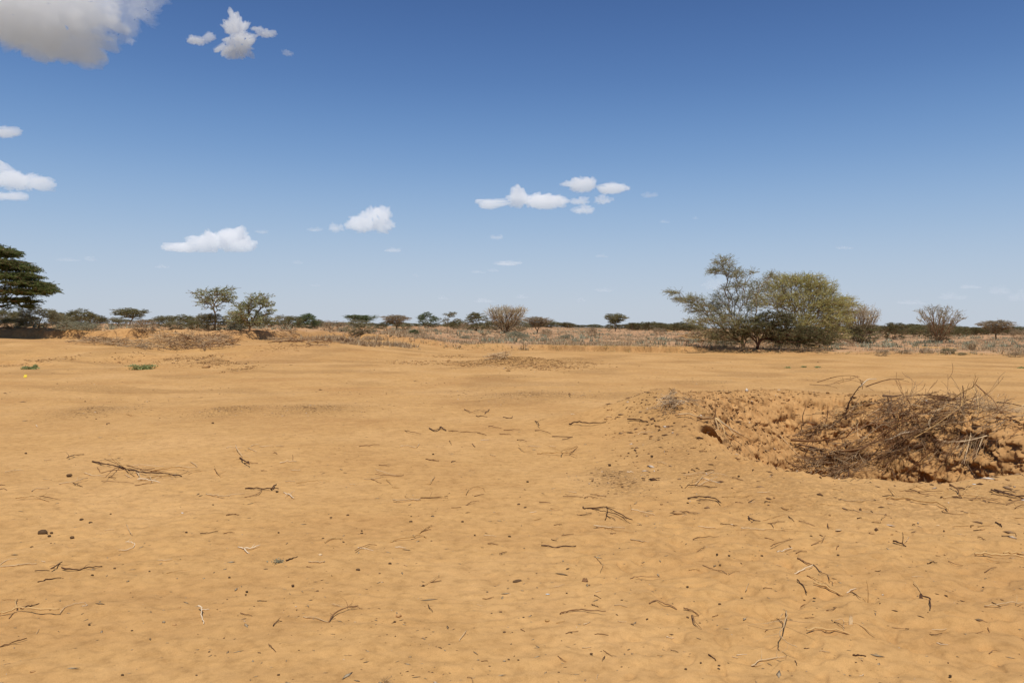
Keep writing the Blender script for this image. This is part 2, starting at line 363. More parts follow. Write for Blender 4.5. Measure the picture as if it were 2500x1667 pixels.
V = np.concatenate([V, [[0, 0, H(np.array([0.]), np.array([0.]))[0]]]])
me = mesh("ground", V, Fg, ground_mat(), smooth=True)
inner = bpy.data.meshes
by = bank_y(gx)
pl = ss(-.3, 1.5, gy-by-.8*n2(gx/2, gy/2, 2))*ss(-.35, .15, .3+n2(gx/6, gy/9, 51)+ss(60, 90, gy))
pl = np.maximum(pl, ss(120, 250, np.hypot(gx, gy))); pl = pl*ss(-20, -10, gx-np.where(gy > 120, 1e5, 0)*-1)+ss(-12, -20, gx)*ss(-2, 6, gy-by)*.8
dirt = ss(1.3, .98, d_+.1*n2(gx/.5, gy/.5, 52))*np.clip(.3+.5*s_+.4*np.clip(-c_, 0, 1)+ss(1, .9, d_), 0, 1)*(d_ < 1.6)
Lf = ss(-5, -13, gx)
dirt = np.maximum(dirt, .7*ss(.0, .35, n2(gx/4.2+1.3, gy/3., 12))*Lf*ss(26, 30, gy)*(1-ss(50, 56, gy)))
dirt = np.maximum(dirt, .9*np.exp(-((gy-by-.6)/1.0)**2))
dark_mask = np.zeros_like(gx)
for (hx, hy, a, b, hh) in HEAPS: dark_mask = np.maximum(dark_mask, 1.1*np.exp(-(((gx-hx)/a/1.1)**2+((gy-hy)/b/1.3)**2)))
dark_mask = np.maximum(dark_mask, np.clip(np.exp(-(((gx-.25)/2.6)**2+((gy-34.)/2.4)**2))*.8, 0, 1)); dark_mask = np.maximum(dark_mask, .55*ss(.1, .45, n2(gx/3, gy/2.4, 60))*ss(12, 18, gy)*(1-ss(45, 60, gy)))
dark_mask = np.maximum(dark_mask, (.35+.5*ss(4.6, 6.6, gx))*ss(.95, .6, d_)*(.75+.6*n2(gx/.5, gy/.4, 67))*(d_ < 1))  # browner soil toward the pit floor and its right side
dark_mask = np.maximum(dark_mask, 1.3*np.exp(-((gy-by-.12)/.28)**2)*ss(1.2, 2.5, gx)*ss(11.5, 10, gx)*ss(-.3, .2, n2(gx/.8, gy*0, 66)+.15))  # centre bank face: undercut shade painted into the root-brown soil colour
dark_mask = np.maximum(dark_mask, .5*ss(1.6, 1.2, d_)*ss(1.0, 1.15, d_)*(d_ < 2))
colr = np.stack([pl, dirt, np.clip(dark_mask, 0, 1), ss(250, 700, np.hypot(gx, gy))], 1).astype(np.float32); colr = np.concatenate([colr, [[0, 0, 0, 0]]])
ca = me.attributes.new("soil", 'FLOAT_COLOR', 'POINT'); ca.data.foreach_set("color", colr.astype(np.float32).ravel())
tag(obj("ground", me), "orange sand flat with a dug pit, low banks and the dry plain behind", None, kind="structure")
# centre disc under the camera
k = np.arange(na); Vc = np.concatenate([V[:na], [[0, 0, V[:na, 2].mean()]]]); Fc = np.stack([k, np.roll(k, -1), np.full(na, na)], 1)[:, ::-1]
mc = mesh("ground_centre", Vc, Fc, me.materials[0]); tag(obj("ground", mc), "patch of sand right under the viewer", None, kind="structure")
del V, Fg, P3, GX, GY, R_, A_

# ------------------------------------------------------------------ clouds (lit volumes far outside the air near the ground)
def cloud_mat(name, den, col=(1, 1, 1)):
    m = bpy.data.materials.new(name); m.use_nodes = True; n = m.node_tree; n.nodes.clear()
    o = n.nodes.new("ShaderNodeOutputMaterial"); v = n.nodes.new("ShaderNodeVolumePrincipled")
    v.inputs['Color'].default_value = col+(1,); v.inputs['Density'].default_value = den; v.inputs['Anisotropy'].default_value = -.25
    n.links.new(v.outputs[0], o.inputs['Volume']); return m
import bmesh
_ico = {}
def ico(sub):
    if sub not in _ico:
        b = bmesh.new(); bmesh.ops.create_icosphere(b, subdivisions=sub, radius=1)
        _ico[sub] = (np.array([v.co[:] for v in b.verts]), np.array([[v.index for v in f.verts] for f in b.faces])); b.free()
    return _ico[sub]
def cloud(blobs, bottom, dens, label, seed, rough=.22, group=None, sub=6, deep=.9):
    """blobs (px,py,rx,ry) give the outline; the cloud is a billowing closed body at cloud-base height"""
    rnd = np.random.RandomState(seed)
    if seed > 2:
        nb = []
        for (x, y, rx, ry) in blobs:
            for _ in range(6 if sub < 6 else 9):
                u = rnd.uniform(-.8, .8); nb.append((x+u*rx, y-(rnd.uniform(0, .5)-.2)*ry*(1-u*u), rx*rnd.uniform(.2, .4), ry*rnd.uniform(.45, .9)*(1-.5*u*u)))
            nb.append((x, y+ry*.2, rx*.8, ry*.4) if sub < 6 else (x, y+ry*.1, rx*.8, ry*.8))
        blobs = nb
    B = np.array(blobs, float); x0 = (B[:, 0]-B[:, 2]).min(); x1 = (B[:, 0]+B[:, 2]).max(); y0 = (B[:, 1]-B[:, 3]).min(); y1 = (B[:, 1]+B[:, 3]).max()
    cx, cy = (x0+x1)/2, (y0+y1)/2
    dr = (cx-1250)/FOC*RT-(cy-833.5)/FOC*UP+F0; D = 1300/max(dr[2], .045); O = np.array((0, 0, EYE))+dr*D; s = D/FOC
    S, Fc = ico(sub); hx, hy = (x1-x0)/2, (y1-y0)/2; dz = min(hx, hy*2.2)*deep
    dirs = S*np.array((hx, dz, hy)); ln = np.linalg.norm(dirs, axis=1); dirs = dirs/ln[:, None]
    best = np.full(len(S), 0.)
    cen = np.array([B[:, 0].dot(B[:, 2]*B[:, 3])/(B[:, 2]*B[:, 3]).sum(), 0, 0]); cyy = B[:, 1].dot(B[:, 2]*B[:, 3])/(B[:, 2]*B[:, 3]).sum()
    for (x, y, rx, ry) in B:
        o = np.array((cen[0]-x, rnd.uniform(-.3, .3)*rx, y-cyy)); q = np.array((1/rx, 1/(max(rx*.8, ry)*deep), 1/ry))
        od, oo = dirs*q, o*q; a = (od*od).sum(1); b = (od*oo).sum(1); c = (oo*oo).sum()-1; disc = b*b-a*c
        t = np.where(disc > 0, (-b+np.sqrt(np.maximum(disc, 0)))/a, 0); best = np.maximum(best, t)
    best = np.maximum(best, min(hx, hy)*.2)
    P = dirs*best[:, None]
    sc = min(hx, hy)
    for o_, a_ in ((1.3, 1.), (2.6, .85), (5.5, .55), (11, .28), (22, .12)):
        if o_ < 2: nv = dirs
        else:
            fn = np.cross(P[Fc[:, 1]]-P[Fc[:, 0]], P[Fc[:, 2]]-P[Fc[:, 0]]); nv = np.zeros_like(P)
            for j_ in range(3): np.add.at(nv, Fc[:, j_], fn)
            nv = nv/(np.linalg.norm(nv, axis=1)[:, None]+1e-9); nv = nv*.45+dirs*.65
        nb = (np.abs(n3(P/sc*o_*.8, seed+o_))*2.2-.45); P = P+nv*(nb*a_*min(rough, .27)*sc*(1.8 if sub < 5 else 1.))[:, None]
    zb = -(bottom-cyy); lo = P[:, 2] < zb
    P[lo, 2] = zb+(P[lo, 2]-zb)*.2
    W = np.array((0, 0, EYE))+((cen[0]-1250)/FOC*RT-(cyy-833.5)/FOC*UP+F0)*D
    V = P*s
    m = mesh("cloud", V, Fc, cloud_mat("cloud_vapour", dens*(.95 if seed >= 30 else (.9 if seed in (4, 5, 6, 7, 8) else (.42 if seed > 2 else .5)))/s), smooth=True)
    o = obj("cloud", m, loc=W); tag(o, label, "cloud", group)
    return o
cloud([(40, -6, 180, 96), (160, 12, 96, 88), (232, 14, 48, 58), (95, 78, 140, 38), (205, 88, 55, 32)], 126, .040, "huge white cumulus with a grey underside filling the top left corner", 1, rough=.3)
cloud([(330, 8, 62, 38), (372, -8, 30, 22), (300, 60, 40, 40)], 105, .014, "thin ragged grey wisp on the right flank of the huge corner cloud", 2, rough=.55)
cloud([(318, 102, 11, 10)], 120, .06, "small round puff just below the ragged wisp of the corner cloud", 3, sub=4, rough=.4)
cloud([(572, 66, 27, 26), (590, 100, 34, 28), (575, 120, 45, 10)], 134, .07, "upright knobbly white cloud with side tufts near the top", 4, rough=.34)
cloud([(482, 99, 30, 13), (515, 90, 12, 14), (468, 98, 15, 9)], 114, .06, "small cloud tuft joined on the left of the knobbly cloud", 5, sub=5, rough=.35)
cloud([(650, 82, 25, 12), (628, 72, 18, 8)], 96, .06, "small cloud tuft on the right of the knobbly cloud", 6, sub=5, rough=.35)
cloud([(703, 130, 14, 8)], 138, .03, "tiny faint wisp lower right of the knobbly cloud", 7, sub=4, rough=.5)
cloud([(10, 322, 42, 19), (-30, 315, 40, 22)], 345, .05, "grey ragged cloud cut by the left edge, upper of the two there", 8, sub=5, rough=.35)
cloud([(0, 412, 26, 20), (40, 440, 60, 23), (100, 446, 40, 19)], 465, .11, "bright white cloud cut by the left edge with a tapering right end", 9, rough=.3)
cloud([(30, 478, 52, 14)], 490, .09, "flat grey cloud strip under the bright cloud at the left edge", 10, sub=5, rough=.3)
cloud([(450, 603, 46, 14), (505, 592, 42, 27), (565, 583, 48, 32), (590, 598, 34, 20)], 615, .16, "long white cumulus with a pointed left end, above the left trees", 11, rough=.3)
cloud([(640, 566, 16, 7)], 573, .06, "little puff right after the long pointed cumulus", 12, sub=4, rough=.35)
cloud([(890, 545, 38, 24), (920, 528, 34, 30), (935, 548, 22, 22)], 570, .16, "compact heaped white cumulus left of the picture centre", 13, rough=.3)
cloud([(818, 556, 19, 13)], 569, .10, "small puff next to the compact heaped cumulus", 14, sub=4, rough=.35)
cloud([(768, 560, 18, 8)], 567, .06, "faint small puff two places left of the heaped cumulus", 15, sub=4, rough=.35)
cloud([(1195, 497, 32, 15), (1265, 483, 30, 26), (1330, 492, 50, 21)], 512, .16, "long bumpy white cumulus with a knob in its middle", 16, rough=.26)
cloud([(1422, 450, 42, 20), (1430, 445, 22, 16), (1490, 460, 40, 15)], 474, .15, "white cloud with a peaked left end, highest of the right group", 17, rough=.3)
cloud([(1412, 490, 26, 11)], 501, .10, "small puff in the row under the peaked cloud, on the left", 18, sub=4, rough=.35)
cloud([(1474, 487, 24, 12)], 499, .10, "small puff in the row under the peaked cloud, on the right", 19, sub=4, rough=.35)
cloud([(1424, 513, 30, 13)], 525, .11, "lowest puff of the group under the peaked cloud", 20, sub=4, rough=.3)
cloud([(1588, 476, 24, 8)], 485, .035, "faint streak of cloud right of the peaked cloud", 21, sub=4, rough=.4)
cloud([(1213, 579, 20, 8)], 587, .06, "small puff below the long bumpy cumulus", 22, sub=4, rough=.35)
cloud([(958, 611, 24, 7)], 617, .07, "small flat cloud below the compact heaped cumulus", 23, sub=4, rough=.3)
cloud([(1237, 643, 34, 8)], 649, .07, "small flat two-humped cloud low above the pale fan bush", 24, sub=4, rough=.3)
faint = [(165, 634, 34, 6), (222, 632, 16, 7), (395, 650, 20, 6), (727, 640, 14, 6), (770, 696, 13, 4), (1470, 625, 19, 5), (1622, 541, 14, 5), (1698, 533, 8, 4), (1168, 664, 20, 4), (1205, 660, 16, 5), (1475, 708, 22, 6),
         (1183, 734, 26, 6), (1082, 727, 14, 6), (1275, 724, 16, 6), (1420, 733, 12, 7), (1015, 673, 9, 5), (1760, 697, 42, 18), (2062, 605, 22, 5), (2325, 724, 36, 10), (2370, 700, 26, 6), (2440, 710, 30, 12), (2230, 738, 40, 8), (2490, 725, 30, 14)]
faint.sort()
FO = 'first second third fourth fifth sixth seventh eighth ninth tenth eleventh twelfth thirteenth fourteenth fifteenth sixteenth seventeenth eighteenth nineteenth twentieth twenty-first twenty-second twenty-third'.split()
for i, (x, y, a, b) in enumerate(faint):
    cloud([(x-a*.3, y, a*.7, b), (x+a*.4, y+b*.2, a*.6, b*.7), (x, y-b*.2, a*.4, b)], y+b*.8, .022 if a < 30 else .012, "%s faint little cloud from the left, low in the hazy sky" % FO[i], 30+i, sub=4, rough=.35, group="faint low clouds")
# ------------------------------------------------------------------ trees and shrubs
def nrm(v): return v/(np.linalg.norm(v)+1e-9)
def grow(T, nodes, seed, rtip=.006, gain=.0016, pw=.3, st=.22, droop=0., maxr=.3, twig=.25, ntw=2, zs=.5, spray=.10, nl=14, lz=.5, fineat=.012):
    """connect every target point in T to a growing skeleton that starts with nodes; then add twigs and leaf sprays"""
    R = np.random.RandomState(seed); T = np.asarray(T, float); b0 = np.array(nodes[0], float)
    T = T[np.argsort(np.linalg.norm((T-b0)*np.array((1, 1, .8)), axis=1))]
    cap = len(nodes)+len(T)*14+10; P = np.zeros((cap, 3)); par = np.full(cap, -1); plen = np.zeros(cap); n = 0; D = np.zeros((cap, 3))
    for i, q in enumerate(nodes):
        P[n] = q; par[n] = n-1 if n else -1; plen[n] = plen[n-1]+np.linalg.norm(P[n]-P[n-1]) if n else 0; D[n] = nrm(P[n]-P[n-1]) if n else (0, 0, 1); n += 1
    tips = []
    for t in T:
        v = t-P[:n]; d = np.linalg.norm(v, axis=1); al = (v*D[:n]).sum(1)/(d+1e-6)
        k = int(np.argmin(d*(1.25-.35*al)+pw*plen[:n])); L = d[k]; m = max(1, int(L/st)); m = min(m, 12)
        p0 = P[k]; d0 = D[k]; c1 = p0+d0*L*.33; c2 = t-nrm(t-p0+np.array((0, 0, -droop*L)))*L*.3; pk = k
        for j in range(1, m+1):
            f = j/m; q = (1-f)**3*p0+3*(1-f)**2*f*c1+3*(1-f)*f*f*c2+f**3*t+(R.normal(0, .035, 3)*L/m if j < m else 0)
            P[n] = q; par[n] = pk; D[n] = nrm(q-P[pk]); plen[n] = plen[pk]+np.linalg.norm(q-P[pk]); pk = n; n += 1
        tips.append(pk)
    cnt = np.zeros(n); cnt[tips] += 1
    for i in range(n-1, 0, -1): cnt[par[i]] += cnt[i]
    rad_ = np.minimum(rtip+gain*np.sqrt(cnt)*2.2, maxr)
    segs = [(P[par[i]], P[i], rad_[par[i]] if cnt[par[i]] < cnt[i]*2.5 else rad_[i]*1.15, rad_[i]) for i in range(1, n)]
    leaf = []
    for k in tips:
        for _ in range(ntw):
            dd = nrm(D[k]+R.normal(0, .6, 3)); dd[2] = dd[2]*zs-droop*.4; q = P[k]+dd*twig*R.uniform(.5, 1.4); q2 = q+nrm(dd+R.normal(0, .25, 3)-np.array((0, 0, droop*.5)))*twig*R.uniform(.3, .8)
            segs.append((P[k], q, rtip, rtip*.8)); segs.append((q, q2, rtip*.8, rtip*.6)); m = R.poisson(nl)
            for u in R.rand(m):
                a = P[k]+(q-P[k])*u*1.7 if u < .59 else q+(q2-q)*(u-.59)/.41
                leaf.append((a+R.normal(0, spray, 3)*(1, 1, lz), dd))
    big = [s_ for s_ in segs if s_[2] > fineat]; fine = [s_ for s_ in segs if s_[2] <= fineat]
    return big, fine, leaf
def leaf_mesh(name, leaves, size, m, rs, asp=2.2):
    P = np.array([l[0] for l in leaves]); D = np.array([l[1] for l in leaves]); n = len(P)
    u = D+rs.normal(0, .45, (n, 3)); u /= np.linalg.norm(u, axis=1)[:, None]
    q = rs.normal(0, 1, (n, 3)); v = np.cross(u, q); v /= np.linalg.norm(v, axis=1)[:, None]+1e-9
    a = size*rs.uniform(.6, 1.5, n)[:, None]; b = a/asp
    V = np.stack([P-u*a, P+v*b, P+u*a, P-v*b], 1).reshape(-1, 3); Fc = np.arange(4*n).reshape(n, 4)
    t = rs.uniform(0, 1, n)*.6+.4*(.5+.5*n3(P*1.3+3, 2)*2.2)
    return mesh(name, V, Fc, m, np.clip(t, 0, 1))
def seg_mesh(name, segs, m, rs, sides=4):
    V, Fc = tubes(segs, sides); t = np.tile(rs.uniform(0, 1, len(segs)), sides)
    return mesh(name, V, Fc, m, t)
def parts_of(g, leafmat, bark, lsz, asp=3., twigmat=None, seed=1):
    big, fine, leaf = g; R = np.random.RandomState(seed); out = []
    if big: out.append(("trunk", seg_mesh("trunk", big, G[bark], R, 5)))
    if fine: out.append(("twigs", seg_mesh("twigs", fine, G[twigmat or bark], R, 3)))
    if leaf: out.append(("crown", leaf_mesh("crown", leaf, lsz, G[leafmat], R, asp)))
    return out
def stand(name, parts, loc, sc=(1, 1, 1), rz=0, label="", cat="shrub", group=None):
    e = bpy.data.objects.new(name, None); COL.objects.link(e); e.location = loc; e.scale = sc; e.rotation_euler = (0, 0, rz); e.empty_display_size = .3
    for pn, m in parts:
        o = bpy.data.objects.new(pn, m); COL.objects.link(o); o.parent = e
    return tag(e, label, cat, group)
# envelopes (roughly 3 m tall) -> target points
def ball(R, n, c, r, shell=.5):
    d = R.normal(0, 1, (n, 3)); d /= np.linalg.norm(d, axis=1)[:, None]; q = R.rand(n)**(1/3.); q = shell+(1-shell)*q if shell > .3 else q
    return np.array(c)+d*q[:, None]*np.array(r)
def env(kind, seed):
    R = np.random.RandomState(seed)
    if kind == 'bush':
        T = ball(R, 150, (0, 0, 1.35), (1.6, 1.5, 1.35), .45)
        for _ in range(6): T = np.concatenate([T, ball(R, 16, (R.uniform(-1.1, 1.1), R.uniform(-1, 1), R.uniform(1.5, 2.4)), (.5, .5, .45))])
        return T[T[:, 2] > .15]
    if kind == 'umbrella':
        n = 260; u = R.rand(n)**.55; a = R.uniform(0, 6.283, n); r = (.25+1.35*u**.8)*np.sqrt(R.rand(n)); z = 1.15+1.6*u-.25*(r/1.6)**2
        T = np.stack([r*np.cos(a), r*np.sin(a), z+.35*n2(np.cos(a)*r*1.2, np.sin(a)*r*1.2, seed)], 1); return T
    if kind == 'tiers':
        T = []
        for _ in range(9):
            z = R.uniform(1., 2.9); w = R.uniform(.5, .9); c = (R.normal(0, .55), R.normal(0, .5), z); T.append(ball(R, 16, c, (w, w, .16)))
        return np.concatenate(T)
    if kind == 'vase':
        n = 330 if seed < 80 else 210; z = R.rand(n)**.6*3; n = n; r = (.25+.62*z)*np.sqrt(R.rand(n))*(1-.25*(z/3)**3); a = R.uniform(0, 6.283, n)
        z = z*(1.03-.22*(r/2)**2); return np.stack([r*np.cos(a), r*np.sin(a), z+.1], 1)
    if kind == 'low':
        T = ball(R, 120, (0, 0, .45), (1.5, 1.4, .75), .3); return T[T[:, 2] > .05]
def lib(kind, seed, base, leafmat, bark, lsz=.05, asp=3, twigmat=None, **k):
    T = env(kind, seed); parts = parts_of(grow(T, base, seed, **k), leafmat, bark, lsz, asp, twigmat, seed)
    top = np.percentile(T[:, 2], 98)+.12; wid = np.percentile(T[:, 0], 98)-np.percentile(T[:, 0], 2)+.35; return parts, top, wid
B0 = [(0, 0, -.1), (0, 0, .1)]; TR = [(0, 0, -.1), (.03, 0, .4), (-.02, .03, .8)]
LIB = {}
KB = dict(pw=.5, nl=16, spray=.07, twig=.28, ntw=3)
LIB['umbrella'] = [lib(['umbrella', 'bush', 'umbrella', 'vase'][i], 11+i, TR, 'olive', 'bark', nl=16, spray=.06, twig=.3, ntw=3, zs=.3, lz=.5, pw=.25) for i in range(4)]
LIB['umbrella_dark'] = [lib(['umbrella', 'bush', 'tiers'][i], 21+i, TR, 'green', 'bark', nl=16, spray=.06, twig=.3, ntw=3, zs=.3, lz=.5, pw=.25) for i in range(3)]
LIB['sparse'] = [lib('tiers', 31+i, TR, 'olive', 'bark', nl=11, spray=.05, twig=.25, ntw=3, zs=.25, pw=.25, lsz=.045) for i in range(2)]
LIB['bush'] = [lib('bush', 41+i, B0, 'greyolive', 'bark', **KB) for i in range(3)]
LIB['bush_olive'] = [lib('bush', 51+i, B0, 'olive', 'bark', **KB) for i in range(2)]
LIB['bush_green'] = [lib('bush', 56, B0, 'green', 'bark', **dict(KB, nl=26, spray=.09))]
LIB['bush_dark'] = [lib('bush', 61+i, B0, 'olivedark', 'bark_red', **KB) for i in range(2)]
LIB['low_pale'] = [lib('low', 66, B0, 'greyleaf', 'bark', **KB)]
LIB['fan'] = [lib('vase', 71, B0, 'straw', 'bark', twigmat='twigpale', pw=.85, nl=3, spray=.02, twig=.35, ntw=4, zs=1, rtip=.010, lsz=.05)]
LIB['bare'] = [lib('vase', 81+i, B0, 'greyolive', 'bark_red', twigmat='grey', pw=.85, nl=5, spray=.04, twig=.35, ntw=3, zs=.8, rtip=.008) for i in range(2)]
LIB['thorn'] = [lib('umbrella', 91+i, B0, 'pinkgrey', 'bark', nl=8, spray=.05, twig=.3, ntw=4, zs=.3, rtip=.009, pw=.55) for i in range(2)]
LIB['thin_grey'] = [lib('bush', 96+i, B0, 'pinkgrey', 'grey', **dict(KB, nl=5, rtip=.009)) for i in range(2)]
_used = {}
def plant(kind, cx, base, top, wpx, label, cat="shrub", group=None, name=None, lift=0):
    p = hit(cx, base); m = pxm(p); lst = LIB[kind]; i = _used.get(kind, 0); _used[kind] = i+1
    parts, th, tw = lst[i % len(lst)]
    hz = (base-top)*m; wx = wpx*m
    nm = name or {'fan': 'bare_bush', 'bare': 'bare_bush', 'thin_grey': 'dry_shrub', 'umbrella': 'umbrella_thorn_tree', 'umbrella_dark': 'umbrella_thorn_tree', 'sparse': 'acacia_tree', 'thorn': 'thorn_bush'}.get(kind, 'bush')
    rr = random.Random(int(cx*7+base)); sc = wx/tw
    return stand(nm, parts, p-np.array((0, 0, .04)), (sc*(-1 if i % 3 == 1 else 1), sc, hz/th), rr.choice([0, 0, math.pi]), label, cat, group)
# left of the picture
T = [
('bush_olive', 15, 792, 757, 48, "dark rounded bush at the far left edge of the plain"),
('bush_olive', 46, 791, 759, 44, "second dark bush from the left, in the back row"),
('bush_olive', 28, 800, 776, 60, "low olive bush in front of the two dark ones at the left edge"),
('bush', 62, 799, 768, 50, "grey-olive bush just left of the big pale rounded one"),
('bush', 95, 800, 751, 84, "big pale olive rounded bush, tallest of the left thicket"),
('bush_dark', 143, 794, 763, 44, "dark bush showing behind the right side of the pale rounded one"),
('bush', 152, 799, 770, 55, "grey bush between the pale rounded bush and the spiky one"),
('bush_olive', 196, 800, 756, 72, "olive bush with thin twigs sticking out of its top"),
('bush_dark', 232, 795, 768, 56, "dark low bush right of the spiky olive one"),
('low_pale', 175, 805, 783, 70, "pale grey-green cushion shrub at the foot of the left thicket"),
('low_pale', 214, 805, 788, 50, "smaller pale cushion shrub beside the spiky olive bush"),
('bush', 287, 797, 774, 46, "grey bush left of the flat-topped umbrella tree"),
('umbrella', 318, 797, 752, 70, "flat-topped umbrella thorn standing alone above low bushes on the left", "tree"),
('thin_grey', 352, 809, 779, 66, "grey thorny bush at the foot of the umbrella thorn"),
('bush_olive', 398, 799, 770, 52, "olive bush, left one of the pair in the gap before the tall tree"),
('bush_olive', 448, 798, 769, 62, "olive flat-crowned bush, right one of the pair before the tall tree"),
('bush', 428, 802, 783, 44, "low grey-green bush beneath the olive pair"),
('bush_olive', 472, 803, 782, 34, "small dark bush just left of the tall thin tree"),
('bush', 497, 803, 766, 40, "grey bush touching the left foot of the tall thin tree"),
('bush_dark', 520, 806, 765, 56, "reddish-stemmed bush round the foot of the tall thin tree"),
('bush', 575, 803, 762, 54, "grey bush between the tall thin tree and the broad open tree"),
('low_pale', 578, 806, 786, 36, "low pale bush under the left side of the broad open tree"),
('bush_olive', 640, 799, 780, 60, "low bush behind the right side of the broad open tree"),
('bush', 690, 798, 770, 42, "grey bush left of the vivid green one"),
('bush_olive', 716, 801, 771, 42, "olive bush touching the vivid green one"),
('bush_green', 748, 803, 766, 52, "vivid dark green leafy bush"),
('bush', 775, 800, 780, 34, "small grey bush on the right of the vivid green one"),
('thin_grey', 822, 808, 782, 62, "dry straw-coloured thorny shrub among brushwood"),
('umbrella_dark', 880, 800, 768, 70, "dark flat umbrella thorn behind the pale bush"),
('bush', 880, 816, 780, 66, "light olive round bush in front of the dark umbrella thorn"),
('bush_dark', 930, 803, 789, 30, "small dark bush right of the light round one"),
('thorn', 967, 809, 768, 58, "pinkish grey thorn bush left of the dark umbrella tree"),
('bush', 985, 806, 788, 44, "low bush at the right foot of the pinkish thorn bush"),
('bush_green', 1011, 816, 804, 22, "tiny green bush on the bare ground"),
('umbrella_dark', 1046, 801, 762, 48, "dark umbrella tree with a clean single trunk", "tree"),
('sparse', 1092, 814, 760, 46, "ragged sparse tree with drooping tiers beside the dark umbrella tree", "tree"),
('bush_olive', 1118, 804, 781, 40, "bush right of the ragged sparse tree"),
('thin_grey', 1140, 805, 786, 30, "small grey shrub between the ragged tree and the wide thorn tree"),
('umbrella', 1165, 808, 763, 58, "wide brownish umbrella tree left of the pale fan bush", "tree"),
('bush_olive', 1205, 806, 783, 50, "low olive bush at the left foot of the pale fan bush"),
('fan', 1235, 814, 751, 86, "large bare fan-shaped pale bush at the centre of the skyline", "shrub"),
('bush', 1262, 812, 782, 60, "olive bush hidden behind the right foot of the pale fan bush"),
('thorn', 1312, 813, 773, 62, "pinkish dry thorn bush right of the pale fan bush"),
('bush_olive', 1345, 800, 784, 46, "dark bush just behind the pinkish thorn bush on the right"),
('thin_grey', 1335, 820, 803, 26, "small grey shrub at the foot of the pinkish thorn bush"),
('thin_grey', 1445, 822, 798, 26, "lone grey dry shrub out on the open plain"),
('umbrella', 1502, 809, 765, 50, "lone dark tree with two crown tiers right of centre", "tree"),
# right
('fan', 2100, 838, 752, 72, "thin pale tree rising out of a round bush right of the huge shrub", "tree"),
('bush_olive', 2098, 838, 795, 82, "round bush at the foot of the thin pale tree"),
('bush_dark', 2182, 829, 788, 66, "dark vase-shaped bush right of the thin pale tree"),
('bush_olive', 2246, 822, 794, 48, "dark small bush left of the big bare bush"),
('bare', 2292, 838, 751, 90, "big bare vase-shaped bush with reddish stems on the right"),
('bush_dark', 2292, 836, 795, 66, "leafy lower part bush growing inside the big bare bush"),
('bush_olive', 2345, 822, 797, 40, "small olive bush right of the big bare bush"),
('thorn', 2432, 831, 781, 70, "flat-topped reddish thorn tree near the right edge", "tree"),
('thin_grey', 2487, 830, 803, 36, "small grey thorn bush at the right edge"),
('thin_grey', 2145, 823, 809, 22, "tiny grey shrub between the thin pale tree and the vase-shaped bush"),
('bush', 2315, 862, 849, 34, "small dark green tuft in front of the big bare bush"),
('bare', 2371, 855, 838, 24, "small dead forked stump shrub in the right plain"),
('thin_grey', 2152, 869, 851, 34, "pinkish dry tuft at the edge of the sand right of the huge shrub"),
('thin_grey', 2213, 863, 853, 28, "low dead tuft right of the pinkish one"),
('thin_grey', 2262, 861, 850, 28, "low dead tuft left of the dark green one"),
('bush', 2349, 868, 859, 18, "tiny dark tuft at the sand edge right of the dark green one"),
('thin_grey', 2478, 872, 857, 44, "dark dry tuft at the sand edge by the right picture edge"),
('bare', 1182, 820, 811, 20, "dark broken stump left of the pale fan bush"),
('low_pale', 1262, 826, 809, 50, "pale grey-green low bush in front of the pale fan bush"),
('low_pale', 1135, 827, 819, 26, "small green cushion on the bank edge"),
('low_pale', 1378, 827, 817, 24, "grey cushion shrub right of the pinkish thorn bush"),
('thin_grey', 1610, 818, 800, 30, "small dry shrub left of the huge shrub"),
]
for t in T: plant(*t)
# rows of far bushes along the skyline, each its own object
rr = random.Random(5)
spans = [(0, 250, 788, 772, 9), (240, 480, 789, 778, 8), (470, 700, 790, 783, 9), (640, 860, 793, 786, 10), (760, 1000, 795, 787, 12), (960, 1240, 797, 788, 14), (1280, 1390, 799, 785, 6), (1370, 1410, 799, 788, 2), (1400, 1480, 799, 793, 6), (1530, 1680, 806, 787, 11), (1600, 1720, 808, 791, 8), (1480, 1570, 803, 790, 5), (2040, 2140, 812, 791, 7), (2120, 2330, 815, 792, 13), (2320, 2500, 817, 797, 12), (2350, 2500, 812, 800, 10)]
SPN = ['far left thicket', 'gap by the umbrella thorn', 'gap left of the vivid green bush', 'gap right of the vivid green bush', 'gap around the pinkish thorn bush', 'stretch behind the pale fan bush', 'stretch right of the pale fan bush', 'dark clump right of the pinkish bush', 'low stretch left of the lone two-tier tree', 'stretch right of the lone two-tier tree', 'stretch left of the huge shrub', 'stretch behind the lone two-tier tree', 'gap right of the huge shrub', 'row behind the big bare bush', 'row at the right edge', 'hindmost row at the right edge']
NUM = 'first second third fourth fifth sixth seventh eighth ninth tenth eleventh twelfth thirteenth fourteenth'.split()
for si, (a, b, bs, tp, n) in enumerate(spans):
    for i in range(n):
        x = a+(b-a)*(i+rr.random())/n; bb = bs+rr.uniform(-1.2, 1.2); tt = tp+rr.uniform(-1.5, 3.5)
        plant(rr.choice(['bush_dark', 'bush_dark', 'bush_olive']), x, bb, tt, rr.uniform(24, 44), "%s low skyline bush from left in the %s" % (NUM[i], SPN[si]), group="far bushes along the skyline")

